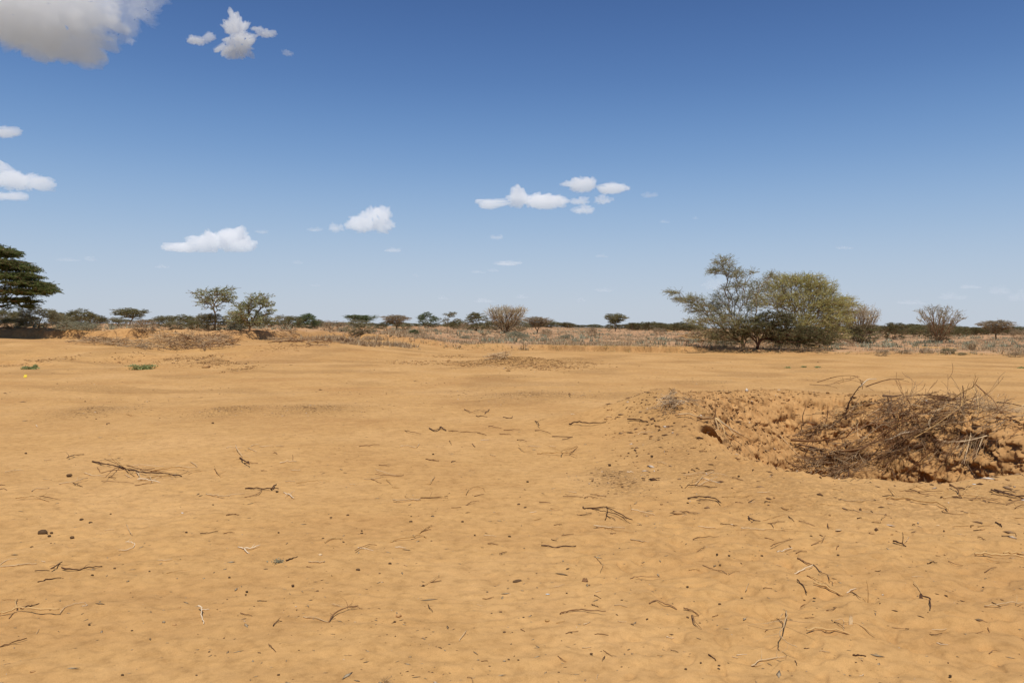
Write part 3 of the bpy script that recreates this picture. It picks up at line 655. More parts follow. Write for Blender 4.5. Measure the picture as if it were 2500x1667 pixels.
# ---- single trees whose crown outline is given as ellipsoids (photo px, depth in metres)
def crown_tree(name, cx, base, trunk, blobs, label, cat, seed, leafmat, bark, lsz=.05, asp=3.2, p=None, m=None, **k):
    if p is None: p = hit(cx, base); m = pxm(p)
    R = np.random.RandomState(seed); f = lambda x, dy, y: np.array(((x-cx)*m, dy, (base-y)*m))
    T = np.concatenate([ball(R, n, f(x, dy, y), (rx*m, rd, ry*m), .25) for (x, y, rx, ry, dy, rd, n) in [b[:6]+(int(b[6]*k.get('dens', 1)),) for b in blobs]]); T = T[T[:, 2] > .1]
    nodes = [np.array((0, 0, -.15))]+[f(x, dy, y) for (x, y, dy) in trunk]
    return stand(name, parts_of(grow(T, nodes, seed, **{a_: b_ for a_, b_ in k.items() if a_ != 'dens'}), leafmat, bark, lsz, asp, None, seed), p, label=label, cat=cat)
crown_tree("acacia_tree", 525, 806, [(525, 790, 0), (526, 778, 0), (525, 766, 0)],
 [(497, 722, 22, 16, .4, 1.5, 42), (520, 712, 14, 10, 0, 1.2, 18), (546, 712, 20, 14, -.3, 1.4, 34), (512, 736, 18, 12, 0, 1.2, 24), (540, 732, 20, 12, .3, 1.3, 28), (556, 728, 14, 7, 0, 1, 12), (524, 750, 12, 8, 0, .8, 12)],
 "tall thin tree with a clean stem and open V-shaped crown on the left", "tree", 301, 'greenpale', 'bark', dens=.6, pw=.35, nl=7, spray=.05, twig=.4, ntw=3, zs=.35, rtip=.012, gain=.0022, lsz=.07)
crown_tree("acacia_tree", 610, 808, [(609, 800, 0), (609, 794, 0)],
 [(636, 730, 20, 12, 0, 1.4, 36), (645, 742, 14, 12, .4, 1.2, 20), (622, 745, 18, 12, 0, 1.2, 26), (596, 748, 26, 8, .3, 1.4, 34), (606, 768, 34, 14, 0, 1.8, 70), (590, 780, 28, 12, .3, 1.6, 44), (636, 778, 24, 12, 0, 1.5, 40), (612, 788, 30, 9, 0, 1.5, 36), (646, 762, 14, 6, 0, 1, 12)],
 "broad open-crowned tree leaning to the right, beside the tall thin tree", "tree", 302, 'greenpale', 'bark', dens=.6, pw=.35, nl=9, spray=.06, twig=.4, ntw=3, zs=.35, rtip=.012, gain=.0022, lsz=.07)
crown_tree("thorn_tree", 1815, 850, [(1813, 838, 0), (1812, 825, 0)],
 [(1764, 642, 24, 14, -.2, .7, 44), (1768, 662, 30, 12, -.2, .8, 34), (1745, 664, 18, 9, -.2, .6, 26), (1790, 672, 22, 14, -.2, .9, 40), (1815, 668, 30, 6, -.2, .8, 22), (1800, 700, 28, 12, -.2, 1., 40), (1770, 706, 16, 8, 0, .6, 14), (1690, 732, 38, 9, .9, .9, 80), (1654, 716, 14, 4, .9, .4, 16), (1640, 713, 7, 3, .9, .3, 8), (1722, 752, 44, 14, .9, 1.2, 110), (1690, 786, 26, 7, -1.4, .9, 46),
  (1755, 775, 42, 24, 0, 2., 150), (1775, 735, 36, 22, .8, 1.5, 90), (1830, 735, 34, 30, .3, 1.6, 110), (1858, 700, 26, 16, .5, 1.3, 60), (1880, 675, 14, 10, .5, .8, 22), (1800, 790, 50, 24, -.3, 2.2, 150), (1790, 825, 60, 20, .6, 1.4, 170), (1730, 815, 36, 18, .4, 1.2, 70)],
 "sparse thorn tree with tall leader and long left arm, left half of huge shrub", "tree", 401, 'greenpale', 'bark', lsz=.037, asp=3.6, pw=.42, nl=8, spray=.03, twig=.32, ntw=4, zs=.65, rtip=.0055, gain=.0013, st=.2)
crown_tree("thorn_bush", 1950, 851, [(1950, 845, 0)],
 [(1905, 692, 44, 20, -.3, 1.6, 190), (1960, 690, 44, 18, -.3, 1.8, 210), (2000, 706, 36, 20, 0, 1.7, 180), (1890, 730, 50, 26, 0, 2.2, 240), (1950, 735, 60, 30, -.4, 2.6, 340), (2015, 740, 44, 26, 0, 2.0, 240), (2050, 742, 28, 12, 0, 1.2, 90), (2066, 728, 18, 3, .3, .5, 16), (2074, 745, 18, 3, -.3, .5, 16), (2068, 762, 22, 4, .2, .6, 20), (2060, 784, 20, 5, 0, .8, 24), (1960, 825, 90, 22, 1.2, 1.2, 260), (2035, 775, 38, 24, 0, 1.8, 170), (1990, 780, 56, 30, -.4, 2.6, 260), (2020, 812, 40, 26, 0, 2.0, 150), (1930, 785, 44, 26, -1, 2.0, 130)],
 "dense yellow-green domed thorn bush, right half of the huge shrub", "shrub", 402, 'yellow', 'bark', lsz=.036, asp=3.6, pw=.5, nl=8.5, spray=.03, twig=.34, ntw=4, zs=.6, rtip=.0055, gain=.0014, st=.22)
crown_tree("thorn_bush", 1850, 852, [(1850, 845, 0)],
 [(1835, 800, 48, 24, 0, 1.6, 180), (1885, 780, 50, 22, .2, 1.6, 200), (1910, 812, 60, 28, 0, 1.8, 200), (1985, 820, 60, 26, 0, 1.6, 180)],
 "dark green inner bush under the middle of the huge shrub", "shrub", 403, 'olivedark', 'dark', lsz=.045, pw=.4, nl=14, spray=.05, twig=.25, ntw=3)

# ---- the big acacia whose crown enters at the left edge
pT = np.array((-37.0, 51.5, 0.)); pT[2] = float(H(np.array([pT[0]]), np.array([pT[1]]))[0])
crown_tree("acacia_tree", -147, 817, [(-147, 790, 0), (-144, 765, 0), (-138, 745, 0)],
 [(-10, 604, 36, 10, 0, 2., 150), (18, 606, 20, 6, 0, 1., 36), (10, 634, 46, 12, 0, 2.2, 200), (46, 644, 26, 8, .3, 1.2, 80), (40, 664, 44, 9, 0, 2., 150), (70, 660, 14, 5, 0, .8, 24), (60, 682, 44, 8, .2, 1.8, 150), (94, 690, 24, 6, .2, 1, 60), (110, 697, 16, 5, .2, .6, 36), (60, 702, 44, 7, 0, 1.6, 90), (20, 700, 44, 12, 0, 2.0, 80), (60, 722, 18, 9, .4, .8, 34), (26, 722, 30, 9, 0, 1.4, 34), (-10, 735, 24, 14, 0, 1.4, 26), (56, 736, 20, 5, .4, .6, 24),
  (-70, 600, 60, 24, 0, 4, 240), (-70, 650, 60, 26, 0, 3.6, 220), (-150, 600, 80, 30, 0, 4.5, 260), (-250, 620, 70, 30, 0, 4, 200), (-330, 660, 60, 30, 0, 3, 160), (-180, 660, 80, 30, 3, 2, 120), (-180, 660, 80, 30, -3, 2, 120)],
 "big dark green acacia whose spreading crown hangs in from the left edge", "tree", 501, 'darkgreen', 'bark', p=pT, m=.0265, lsz=.062, asp=3.4, pw=.15, nl=13, spray=.05, twig=.38, ntw=3, zs=.15, droop=.25, rtip=.010, gain=.004, st=.35)

# ------------------------------------------------------------------ ground cover of the plain
def tufts(name, n, xr, yr, keep, m, hs, label, cat, seed, blades=7, wid=.12):
    R = np.random.RandomState(seed); a = np.radians(R.uniform(xr[0], xr[1], n)); rr_ = yr[0]*(yr[1]/yr[0])**R.rand(n)
    x = rr_*np.sin(a); y = rr_*np.cos(a); kk = keep(x, y, R.rand(n)); x, y = x[kk], y[kk]; z = H(x, y, False); n = len(x)
    h = hs*R.uniform(.4, 1.6, n); V = []; tn = []
    for b in range(blades):
        az = R.uniform(0, 6.283, n); le = R.uniform(.1, 1.1, n); wd = h*wid*R.uniform(.5, 1.2, n); ox = R.normal(0, .35, n)*h; oy = R.normal(0, .35, n)*h
        c, s = np.cos(az), np.sin(az); bx, by_ = x+ox, y+oy
        V.append(np.stack([np.stack([bx-s*wd, by_+c*wd, z-.02], 1), np.stack([bx+s*wd, by_-c*wd, z-.02], 1), np.stack([bx+c*h*le, by_+s*h*le, z+h*R.uniform(.5, 1., n)], 1)], 1)); tn.append(R.rand(n))
    V = np.stack(V, 1).reshape(-1, 3); Fc = np.arange(len(V)).reshape(-1, 3)
    o = obj(name, mesh(name, V, Fc, G[m], np.stack(tn, 1).ravel())); tag(o, label, cat, None, 'stuff'); return o
def onplain(x, y, off=.4): return (y-bank_y(x)) > off
pn = lambda x, y: n2(x/5, y/9, 71)+.5*n2(x/1.5, y/2.5, 72)
tufts("dry_grass", 32000, (-16, 36), (50, 330), lambda x, y, u: onplain(x, y) & (u < ss(-.35, .45, pn(x, y))*ss(-20, -6, x)), 'pinkgrass', .19, "pinkish dry grass and herbs covering the plain behind the bank", "grass", 1)
tufts("dry_grass", 9000, (-16, 36), (50, 300), lambda x, y, u: onplain(x, y) & (u < ss(.0, .5, n2(x/6, y/10, 74))*ss(-20, -6, x)), 'straw', .20, "pale straw tufts scattered over the plain", "grass", 2)
tufts("dry_grass", 9000, (-12, 34), (42, 62), lambda x, y, u: (np.abs(y-bank_y(x)-.9) < 1.1) & (x > -6) & (u < .75), 'yellowgrass', .10, "yellowish short grass along the lip of the bank", "grass", 3)
tufts("low_herb", 6000, (-32, 36), (58, 300), lambda x, y, u: onplain(x, y, 2) & (u < ss(-.1, .5, n2(x/7, y/12, 77))), 'greyleaf', .30, "grey-green low herbs scattered over the plain", "herb", 4, blades=14, wid=.16)
tufts("dry_grass", 4200, (-33, -12), (46, 130), lambda x, y, u: onplain(x, y, .8) & (u < ss(-.2, .4, n2(x/4, y/7, 78))), 'straw', .20, "dry grass on top of the left bank", "grass", 5)
tufts("dry_grass", 3600, (-17, -6), (44, 95), lambda x, y, u: (u < ss(-.2, .5, n2(x/3, y/5, 79))*ss(-17, -12, x)*ss(44, 50, y)), 'straw', .26, "straw-coloured grass between the brushwood and the vivid green bush", "grass", 6, blades=10)
#---PART3---
# ------------------------------------------------------------------ dead sticks lying on the sand
RS = random.Random(77); NR = np.random.RandomState(77)
def catmull(P, sub=4):
    P = np.array(P, float)
    if len(P) < 3: return np.array([P[0]+(P[-1]-P[0])*t for t in np.linspace(0, 1, 6)])
    Q = np.concatenate([[2*P[0]-P[1]], P, [2*P[-1]-P[-2]]]); out = []
    for i in range(len(P)-1):
        a, b, c, d = Q[i:i+4]
        for j in range(sub):
            t = j/sub; out.append(.5*((2*b)+(c-a)*t+(2*a-5*b+4*c-d)*t*t+(3*b-a-3*c+d)*t**3))
    out.append(P[-1]); return np.array(out)
def stick_parts(P, r, forks=0, knots=True, seed=0, taper=.45):
    """P 3-D curve -> tubes (main and side twigs)"""
    R = np.random.RandomState(seed); n = len(P); f = np.linspace(0, 1, n)
    rr_ = r*(1-taper*f)*(1+(R.uniform(-.22, .3, n) if knots else 0)); parts = [chain_tube(P, rr_, 6)]
    L = np.linalg.norm(P[-1]-P[0])
    for _ in range(forks):
        k = R.randint(1, n-1); d = nrm(P[min(k+1, n-1)]-P[k-1]); s_ = R.choice([-1, 1]); t = R.uniform(.5, 1.1)
        side = nrm(np.cross(d, (0, 0, 1)))*s_; dd = nrm(d*math.cos(t)+side*math.sin(t)+np.array((0, 0, R.uniform(-.05, .35)))); l = L*R.uniform(.12, .4); q = P[k]; tw = [q]
        for j in range(4): dd = nrm(dd+R.normal(0, .18, 3)); q = q+dd*l/4; tw.append(q)
        tw = np.array(tw); rb = rr_[k]*R.uniform(.35, .6)
        parts.append(chain_tube(tw, np.linspace(rb, rb*.4, 5), 5))
    return parts
SD = """
A 0 1080 .2551
p 50,280 130,268 215,265|p 985,165 1080,163 1175,165|D 885,182 980,212 1060,228 1145,245|T 1110,215 1170,255 1240,300 1290,330|b 1145,245 1080,300 1010,368|b 970,290 1100,285 1290,290|D 1150,250 1260,285 1400,305 1600,315 1740,325|b 1215,240 1370,285 1500,300 1680,312|p 1230,225 1340,225 1470,240 1570,238|b 1340,262 1410,258 1480,245|T 1440,275 1560,268 1720,262 1800,280|p 800,297 880,312 950,318 1020,323|P 1305,285 1330,330 1345,360|P 1435,335 1450,370 1460,398|T 1340,360 1440,342 1600,335 1640,325|W 1315,378 1400,375 1530,388|p 1195,318 1230,332 1260,345|b 970,390 1100,380 1280,392|b 1290,415 1400,402 1460,395|P 565,402 690,392 750,385 840,362|d 700,400 745,412 790,418|p 300,470 345,448 450,445 470,435|T 150,555 270,553 340,545 470,572|b 350,542 460,548 580,553|p 1670,242 1720,235 1800,245 1890,238|t 1790,305 1860,285 1970,272|t 2050,262 2075,300 2115,340|p 1830,195 1890,235|p 1000,852 1095,850|p 1210,795 1235,860 1265,895|w 1200,960 1250,962 1290,985 1270,1010 1200,1030 1135,1035|b 2165,720 2220,708 2290,703|d 1915,885 2000,875 2085,845|b 2140,862 2190,855 2245,868|p 410,355 495,355|b 0,410 50,412|b 0,452 40,455 65,467|d 640,165 690,148 805,118|p 420,175 490,168|b 1040,340 1110,360|b 930,255 965,290
B 440 1000 .2806
P 225,738 300,757 385,778 460,770 560,765|b 560,768 620,765 680,740 705,710 705,685|D 565,685 640,688 760,697 855,710|D 790,700 815,680 835,650|W 900,718 950,745 990,778|t 1010,668 1100,655 1170,645 1240,628 1300,625|p 915,627 1000,628|P 865,467 930,458 1015,452|p 400,335 450,330 540,335|p 485,310 500,370 540,425|D 520,430 545,460 600,498|b 560,465 610,470 675,472|p 615,318 650,307 690,305|p 690,318 800,323|p 830,317 900,318|p 590,338 665,362|b 1555,325 1640,322 1735,325|p 1910,328 2000,325 2055,335 2080,300|b 1955,185 1990,208 2095,232|d 2165,160 2210,190 2260,175 2310,185|b 1730,488 1820,500|b 2135,430 2190,440 2250,447|p 1700,545 1800,572 1905,583|b 1695,583 1900,587 1945,570|p 1600,607 1680,605 1745,595|b 1660,605 1750,635|t 1795,620 1845,655|t 1845,675 1905,680|t 2140,650 2175,650 2215,597|P 1850,805 1900,808 2000,795 2095,785|t 1955,755 2010,785|b 2090,770 2240,765 2330,762|T 2080,1078 2140,1040 2190,1015|b 2095,1065 2180,1045|T 1835,1155 1890,1135 2000,1128 2100,1108 2140,1120|b 1520,1250 1580,1215 1650,1185 1710,1178|w 1545,1213 1610,1218 1680,1232|t 1255,1175 1330,1145 1415,1132|w 1870,1207 1965,1207|W 505,1200 560,1222 620,1225 695,1207|W 560,1222 580,1250 605,1250|D 920,1318 960,1303 1020,1282|P 1115,1328 1200,1328 1260,1325|t 295,515 320,555 355,597|b 405,938 485,927|b 700,528 755,528|p 965,533 1050,530|p 1475,645 1535,648
C 1000 1000 .2551
d 190,190 250,210 300,185|D 290,172 350,205|b 370,205 520,212 650,218|b 650,225 735,248|b 755,170 880,180|b 900,195 1060,195|b 860,240 970,245|b 1200,205 1350,230|d 1200,110 1245,180|d 1365,262 1560,265|d 1460,290 1560,268|D 1525,155 1600,145 1720,155 1880,120|D 2085,115 2200,112 2280,120|p 2180,240 2210,225 2300,212|w 680,297 755,292|p 1135,350 1260,363|p 1335,360 1405,355|t 1040,360 1070,395 1105,415|p 770,440 825,450|T 1220,425 1300,428 1440,437 1530,435 1600,463|t 1450,460 1470,410 1605,350|b 1530,435 1610,355|b 155,472 280,490|d 400,507 440,493|d 895,73 970,85 985,70|d 720,45 765,0|b 525,0 600,38 660,10|d 635,70 745,73|b 1030,290 1120,318|d 600,330 625,360|t 380,295 400,345|t 540,820 570,765 640,738 700,752 725,790|b 620,832 715,815|p 200,705 240,655|p 0,872 60,868 105,848|t 105,845 300,840 370,845|b 545,915 590,895 665,885|b 400,947 495,935|b 1240,887 1350,893|t 1350,940 1465,970|t 1195,1050 1260,1042|w 1150,988 1215,987|b 1380,1103 1460,1097|W 2080,602 2140,604|D 1660,940 1690,955 1860,937 1895,955 2010,1020 2130,1080|d 1700,958 1830,985 1885,1000 2080,1065|d 1870,1050 1895,990 1880,970|d 1885,1020 1970,1065|d 1600,1000 1680,1010 1740,1005|b 1465,843 1660,843|b 1670,860 1720,830 1800,850|b 1730,810 1880,835|p 1800,820 1860,830|p 1520,793 1600,800|P 2120,965 2200,967 2352,995|t 2240,1032 2340,1005|P 1760,1138 1900,1140 2060,1135|t 1930,1145 2020,1170 2145,1180|P 2115,1240 2180,1250 2230,1265 2295,1270|D 1260,1290 1400,1300 1470,1300 1590,1298|p 710,1200 770,1203 830,1210|b 1455,1197 1570,1198|b 1920,1190 1975,1187|b 860,1397 935,1352|t 1775,1420 1830,1480 1850,1510 1825,1565
D 0 1250 .3614
P 0,382 100,375 180,362 250,355|p 0,355 50,333 115,332|D 345,415 380,375 420,335|d 235,420 335,405|D 415,405 520,410 600,385 690,360|D 255,487 330,467 415,455|X -60,698 0,692 60,690 140,675 280,683 400,687|T 112,665 105,640 103,610 120,580|t 15,577 95,579 175,577|D 140,660 190,635 265,608|b 60,712 100,680|p 405,680 440,650 510,625 580,612|w 555,640 590,630 570,610|B -20,915 80,893 180,865|p 245,820 265,790|W 1340,665 1360,680 1362,720 1375,760|w 1355,665 1415,662|d 1845,772 1875,745 1905,735|t 1865,745 1895,715|P 2050,712 2130,718 2220,742|B 2220,742 2260,700 2352,668 2420,655|p 1065,327 1120,330 1165,322|t 1125,420 1185,408 1270,400|p 25,1030 70,1015|t 2195,220 2245,195 2315,187|b 2070,375 2110,382
E 850 1250 .3614
b 0,645 60,648 95,660|t 485,505 560,475 605,445 615,425|b 555,478 630,468|d 540,630 550,660 570,685|B 1430,680 1480,672 1560,675 1640,690 1740,703|b 1905,445 1960,432 2050,432 2105,437|B 2035,632 2080,615 2140,625 2220,655|B 2265,662 2310,672 2370,690|d 1645,618 1690,632|b 1165,788 1195,800|p 1590,775 1635,755|t 1405,748 1465,742|p 750,875 780,840 800,805|d 2180,915 2230,937|b 805,1120 835,1130 840,1154|d 2320,700 2330,740 2352,755
F 1650 1250 .3614
b 115,692 125,735 168,775|D 490,25 520,55 570,73|t 590,47 660,42 745,32|d 760,50 800,73|b 830,70 880,73 940,78|b 620,80 735,78|d 640,75 660,98|P 440,130 490,135 600,135|T 560,120 680,122 790,128|t 1380,80 1395,55 1445,45|d 1600,85 1615,72|P 150,93 270,95|b 300,80 350,88 415,108|w 370,95 400,103|b 115,180 165,172 290,172|b 600,175 660,187|b 640,235 680,215 790,185|b 915,222 970,208 1012,175|W 685,275 740,255 785,243|D 1470,195 1510,212 1555,230|X 2215,282 2300,277 2370,274|X 2020,305 2100,308 2230,315 2370,327|t 2100,325 2260,352|d 2300,292 2352,290|B 820,320 870,340 930,360|d 930,360 970,400 1030,440 1060,490|W 800,393 860,390 925,377|t 1060,475 1100,458|T 885,443 950,460 1040,500|X 930,505 1040,520 1130,548|T 960,485 1020,510|D 820,475 845,500 885,540|W 1155,530 1190,512 1220,508|d 1175,545 1250,600|p 470,520 495,485|b 590,520 650,500|t 355,445 430,420|b 180,360 240,375 290,383|b 285,405 345,440|D 1700,338 1730,350 1765,360|b 1840,325 1940,345|b 2085,400 2165,382|t 1605,485 1640,520 1670,565|D 1655,545 1700,600 1718,620 1718,685|P 2085,655 2180,663 2250,658 2370,643|d 2135,635 2195,663|P 745,668 748,750 725,840 700,895 715,940 760,968 820,985|t 640,735 700,738 775,735|p 690,712 725,672|d 680,740 720,765 722,795|P 510,1018 560,998 640,995 740,972|X 885,845 960,828 1080,825 1210,848|d 1070,765 1140,820|p 1075,755 1130,750 1135,820|T 1130,775 1220,790 1345,848|b 1460,775 1545,770|d 1550,790 1575,765|b 2050,745 2105,750|B 2265,805 2310,825 2360,850|b 2115,965 2170,945|D 220,965 270,1000|w 410,948 480,950|p 380,952 420,962|g 970,960 1045,963|D 1195,972 1240,980 1285,990|d 805,1000 820,1030|p 1730,783 1830,780|t 1870,93 2010,95|d 2010,113 2065,115|D 2160,80 2185,95 2200,108|t 2040,105 2150,98|d 2200,183 2290,188|p 1905,153 1960,148|b 2040,168 2100,193|t 2290,38 2352,35
G 1650 1000 .3614
X 1420,598 1500,603 1640,630 1790,655 1840,690|b 1800,695 1870,715 1970,728|t 1435,535 1495,590|d 1395,575 1475,580|t 1060,535 1130,545|p 550,567 640,562|t 310,600 420,597 520,585|b 380,470 455,488|d 195,413 262,412|d 135,392 160,402|D 80,605 180,597 250,610 305,635|d 140,612 200,605 300,622|p 50,455 240,440 350,450|p 130,510 200,450 260,420|d 80,508 180,515 280,522|p 140,515 280,470|w 180,470 300,500|t 60,515 110,490 240,470|B -20,688 70,702 150,722|p 1110,610 1160,625 1250,622 1380,618|d 1100,612 1120,600|t 970,642 1060,645|p 1430,628 1485,637|p 1200,690 1230,705 1330,712 1420,717|d 1150,675 1200,695|t 1510,550 1600,530 1700,515|b 1550,545 1680,560 1800,555|t 1600,520 1700,545|b 1640,555 1760,575|d 1580,535 1650,555|B 1850,530 1900,560 1930,595|T 1810,600 1930,595 2060,605 2190,607|b 1980,615 2090,608 2200,640|d 2080,610 2140,635 2220,655|b 2230,650 2352,625|D 2130,550 2200,570 2260,590 2360,585|D 2150,545 2300,585 2360,600|d 2130,575 2240,585 2352,605|d 2170,560 2300,570|t 390,575 450,560|b 1850,520 1960,560|b 2290,680 2352,665|d 600,640 640,625|b 400,628 455,632|d 490,628 530,612
"""
CW = {'p': ('pale', 2.0, 'pale'), 'P': ('pale', 3.3, 'thick pale'), 't': ('tan', 2.0, 'tan'), 'T': ('tan', 3.3, 'thick tan'), 'w': ('white', 2.2, 'bleached'), 'W': ('white', 3.6, 'thick bleached'),
      'b': ('brown', 2.1, 'brown'), 'B': ('brown', 3.4, 'thick brown'), 'd': ('dark', 2.2, 'dark'), 'D': ('dark', 3.8, 'thick dark'), 'g': ('grey', 2.0, 'grey'), 'X': ('tan', 5.2, 'stout tan')}
LM = [((115, 1312), "big dung lump"), ((300, 1155), "stick heap on the left"), ((250, 835), "left brush fence"), ((620, 1190), "dark forked stick"), ((605, 1343), "white Y-shaped stick"), ((330, 980), "left low dark heap"),
      ((1500, 1260), "central forked branch"), ((1735, 1040), "root tuft and burrow"), ((1580, 990), "grey twig ball"), ((2200, 1250), "log below the pit"), ((1920, 1560), "J-shaped pale stick"), ((2100, 1545), "curled bark flake"),
      ((60, 1480), "broken branch at left edge"), ((800, 1500), "bent bottom stick"), ((1420, 1495), "reddish bottom stick"), ((1060, 1030), "mid-distance twig cluster"), ((1350, 1110), "flat mid-distance branch"), ((2020, 1430), "crossed tan splinters"), ((2440, 1360), "stout canes at right edge"), ((1700, 1170), "twig spray below the burrow"), ((970, 1660), "bottom grass tuft"), ((1260, 1420), "brown pod on the sand"), ((2420, 1215), "bundle at right edge"), ((2270, 1500), "broken dark stick"), ((1150, 1200), "arched thin twig"), ((870, 1340), "small green sprig"), ((490, 1490), "pale L-shaped stick"), ((900, 1130), "empty sand left of centre")]
ORD = ["first", "second", "third", "fourth", "fifth", "sixth", "seventh", "eighth", "ninth", "tenth", "eleventh", "twelfth", "thirteenth", "fourteenth", "fifteenth", "sixteenth", "seventeenth", "eighteenth", "nineteenth", "twentieth"]
def ordw(i): return ORD[i] if i < len(ORD) else ['twenty-', 'thirty-', 'forty-'][(i+1)//10-2]+['fold', 'first', 'second', 'third', 'fourth', 'fifth', 'sixth', 'seventh', 'eighth', 'ninth'][(i+1) % 10] if (i+1) % 10 else ['twentieth', 'thirtieth', 'fortieth'][(i+1)//10-2]
pend = []      # (object, descriptor, landmark, px)
def lm(px, py):
    return min(LM, key=lambda a: (a[0][0]-px)**2+((a[0][1]-py)*2.0)**2)
def shape_word(P):
    L = np.linalg.norm(P[-1]-P[0]); S = np.linalg.norm(np.diff(P, axis=0), axis=1).sum()
    return "straight" if S < L*1.03 else ("bent" if S < L*1.15 else "curved")
def place_stick(pix, code, seed, liftk=1.0, name="stick", group=None):
    mt, wpx, word = CW[code]
    c3 = [hit(x, y, 0) for x, y in pix]; m = np.mean([pxm(p) for p in c3]); r = max(wpx*m/2*.95, .0016)
    P = catmull(c3, 4); R = np.random.RandomState(seed); n = len(P)
    hh = H(P[:, 0], P[:, 1]); f = np.linspace(0, 1, n); L = np.linalg.norm(P[-1]-P[0]); co = np.polyfit(f, hh, 1); res = hh-np.polyval(co, f)
    lift = np.sin(f*math.pi)*L*R.uniform(-.01, .05)*liftk+(f if R.rand() < .5 else 1-f)*L*R.uniform(0, .09)*liftk
    P[:, 2] = np.polyval(co, f)+.5*res+max(0, res.max())*.35+r*.7+lift
    P[1:-1] += R.normal(0, r*.5, (n-2, 3)); L = np.linalg.norm(P[-1]-P[0])
    fk = (R.poisson(.9) if L > .12 else 0)+(1 if L > .6 and code not in 'Xw' else 0)
    V, Fc = merge(stick_parts(P, r, fk, True, seed, .25 if code == 'X' else .45))
    c = P.mean(0); o = obj(name, mesh(name, V-c, Fc, G[mt], np.full(len(Fc), R.uniform(.25, .8)), smooth=True), loc=c)
    size = "long" if L > .5 else ("short" if L < .16 else "")
    px, py = np.mean(np.array(pix), 0); o["category"] = "stick"; o["group"] = group or "dead sticks lying on the sand"
    pend.append((o, (size+" " if size else "")+word+" "+shape_word(P)+" stick", px, py)); return o
i_s = 0
for line in SD.strip().split("\n"):
    if line[0] in "ABCDEFG" and line[1] == ' ' and '|' not in line:
        _, ox, oy, sc_ = line.split(); ox, oy, sc_ = float(ox), float(oy), float(sc_); continue
    for st in line.split("|"):
        w_ = st.split(); pix = [tuple(float(v) for v in q.split(",")) for q in w_[1:]]; pix = [(ox+x*sc_, oy+y*sc_) for x, y in pix]
        i_s += 1; place_stick(pix, w_[0], 1000+i_s)
# sticks standing upright in the sand
for (x0, y0, x1, y1, wpx, mt, lb) in [(2119, 1471, 2114, 1416, 2.2, 'tan', "thin twig standing upright in the sand left of the broken dark stick"), (2202, 1327, 2203, 1300, 2.2, 'dark', "short dark twig standing upright on a lying dark stick"), (2480, 1316, 2477, 1300, 2., 'dark', "tiny dark upright twig close to the right edge"), (714, 1125, 714, 1110, 1.6, 'brown', "fine upright twig in the distance left of centre")]:
    p = hit(x0, y0); m = pxm(p); q = p+np.array(((x1-x0)*m, .0, (y0-y1)*m*1.05)); P = catmull([p-np.array((0, 0, .02)), p+(q-p)*.5+np.array((.006, 0, 0)), q]); V, Fc = merge(stick_parts(P, wpx*m/2, 0, True, int(x0)))
    tag(obj("upright_twig", mesh("upright_twig", V-p, Fc, G[mt], np.full(len(Fc), .5), smooth=True), loc=p), lb, "twig", "twigs stuck upright in the sand")
# small twigs scattered at random between the drawn ones
TW = []
for i in range(90):
    u = RS.random(); py = 960+700*u**1.15; px = RS.uniform(0, 2500) if RS.random() < .45 else RS.uniform(1350, 2500)
    p = hit(px, py)
    if pit_d(p[0:1], p[1:2])[0][0] < 1.12: continue
    m = pxm(p); L = RS.uniform(10, 34)*(.6+.6*(py-950)/700); a = RS.gauss(0, .45)+(math.pi/2 if RS.random() < .12 else 0); dx = math.cos(a)*L/2; dy = math.sin(a)*L/2*.45
    k_ = RS.uniform(-3, 3); TW.append(place_stick([(px-dx, py-dy), (px+k_*.4, py+k_*.5), (px+dx, py+dy)], RS.choice("bbbdtppdw"), 3000+i))
pend = pend[:-len(TW)]; tv = []
for mt_ in sorted(set(o.data.materials[0].name for o in TW)):
    grp = [o for o in TW if o.data.materials[0].name == mt_]; cos = []; fcs = []; of = 0
    for o in grp:
        c = np.zeros(len(o.data.vertices)*3); o.data.vertices.foreach_get("co", c); cos.append(c.reshape(-1, 3)+np.array(o.location)); fi = np.zeros(len(o.data.loops), int); o.data.loops.foreach_get("vertex_index", fi); fcs.append(fi.reshape(-1, 4)+of); of += len(c)//3
    tag(obj("twig_litter", mesh("twig_litter", np.concatenate(cos), np.concatenate(fcs), grp[0].data.materials[0], np.full(sum(map(len, fcs)), .5), smooth=True)), "small loose twigs strewn over the sand between the larger sticks", "litter", None, 'stuff')
for o in TW: bpy.data.objects.remove(o)
bag = {}
for (o, desc, px, py) in pend:
    l = lm(px, py); bag.setdefault((desc, l[1]), []).append((px, py, o, l[0]))
for (desc, lmn), lst in bag.items():
    if len(lst) == 1:
        px, py, o, lp = lst[0]; rel = "right of" if px-lp[0] > 60 else ("left of" if lp[0]-px > 60 else ("below" if py > lp[1]+12 else ("just behind" if py < lp[1]-12 else "beside"))); o["label"] = "%s %s the %s" % (desc, rel, lmn)
    else:
        for j, (px, py, o, lp) in enumerate(sorted(lst, key=lambda a: a[0])): o["label"] = "%s %s from left near the %s" % (ordw(j), desc, lmn)

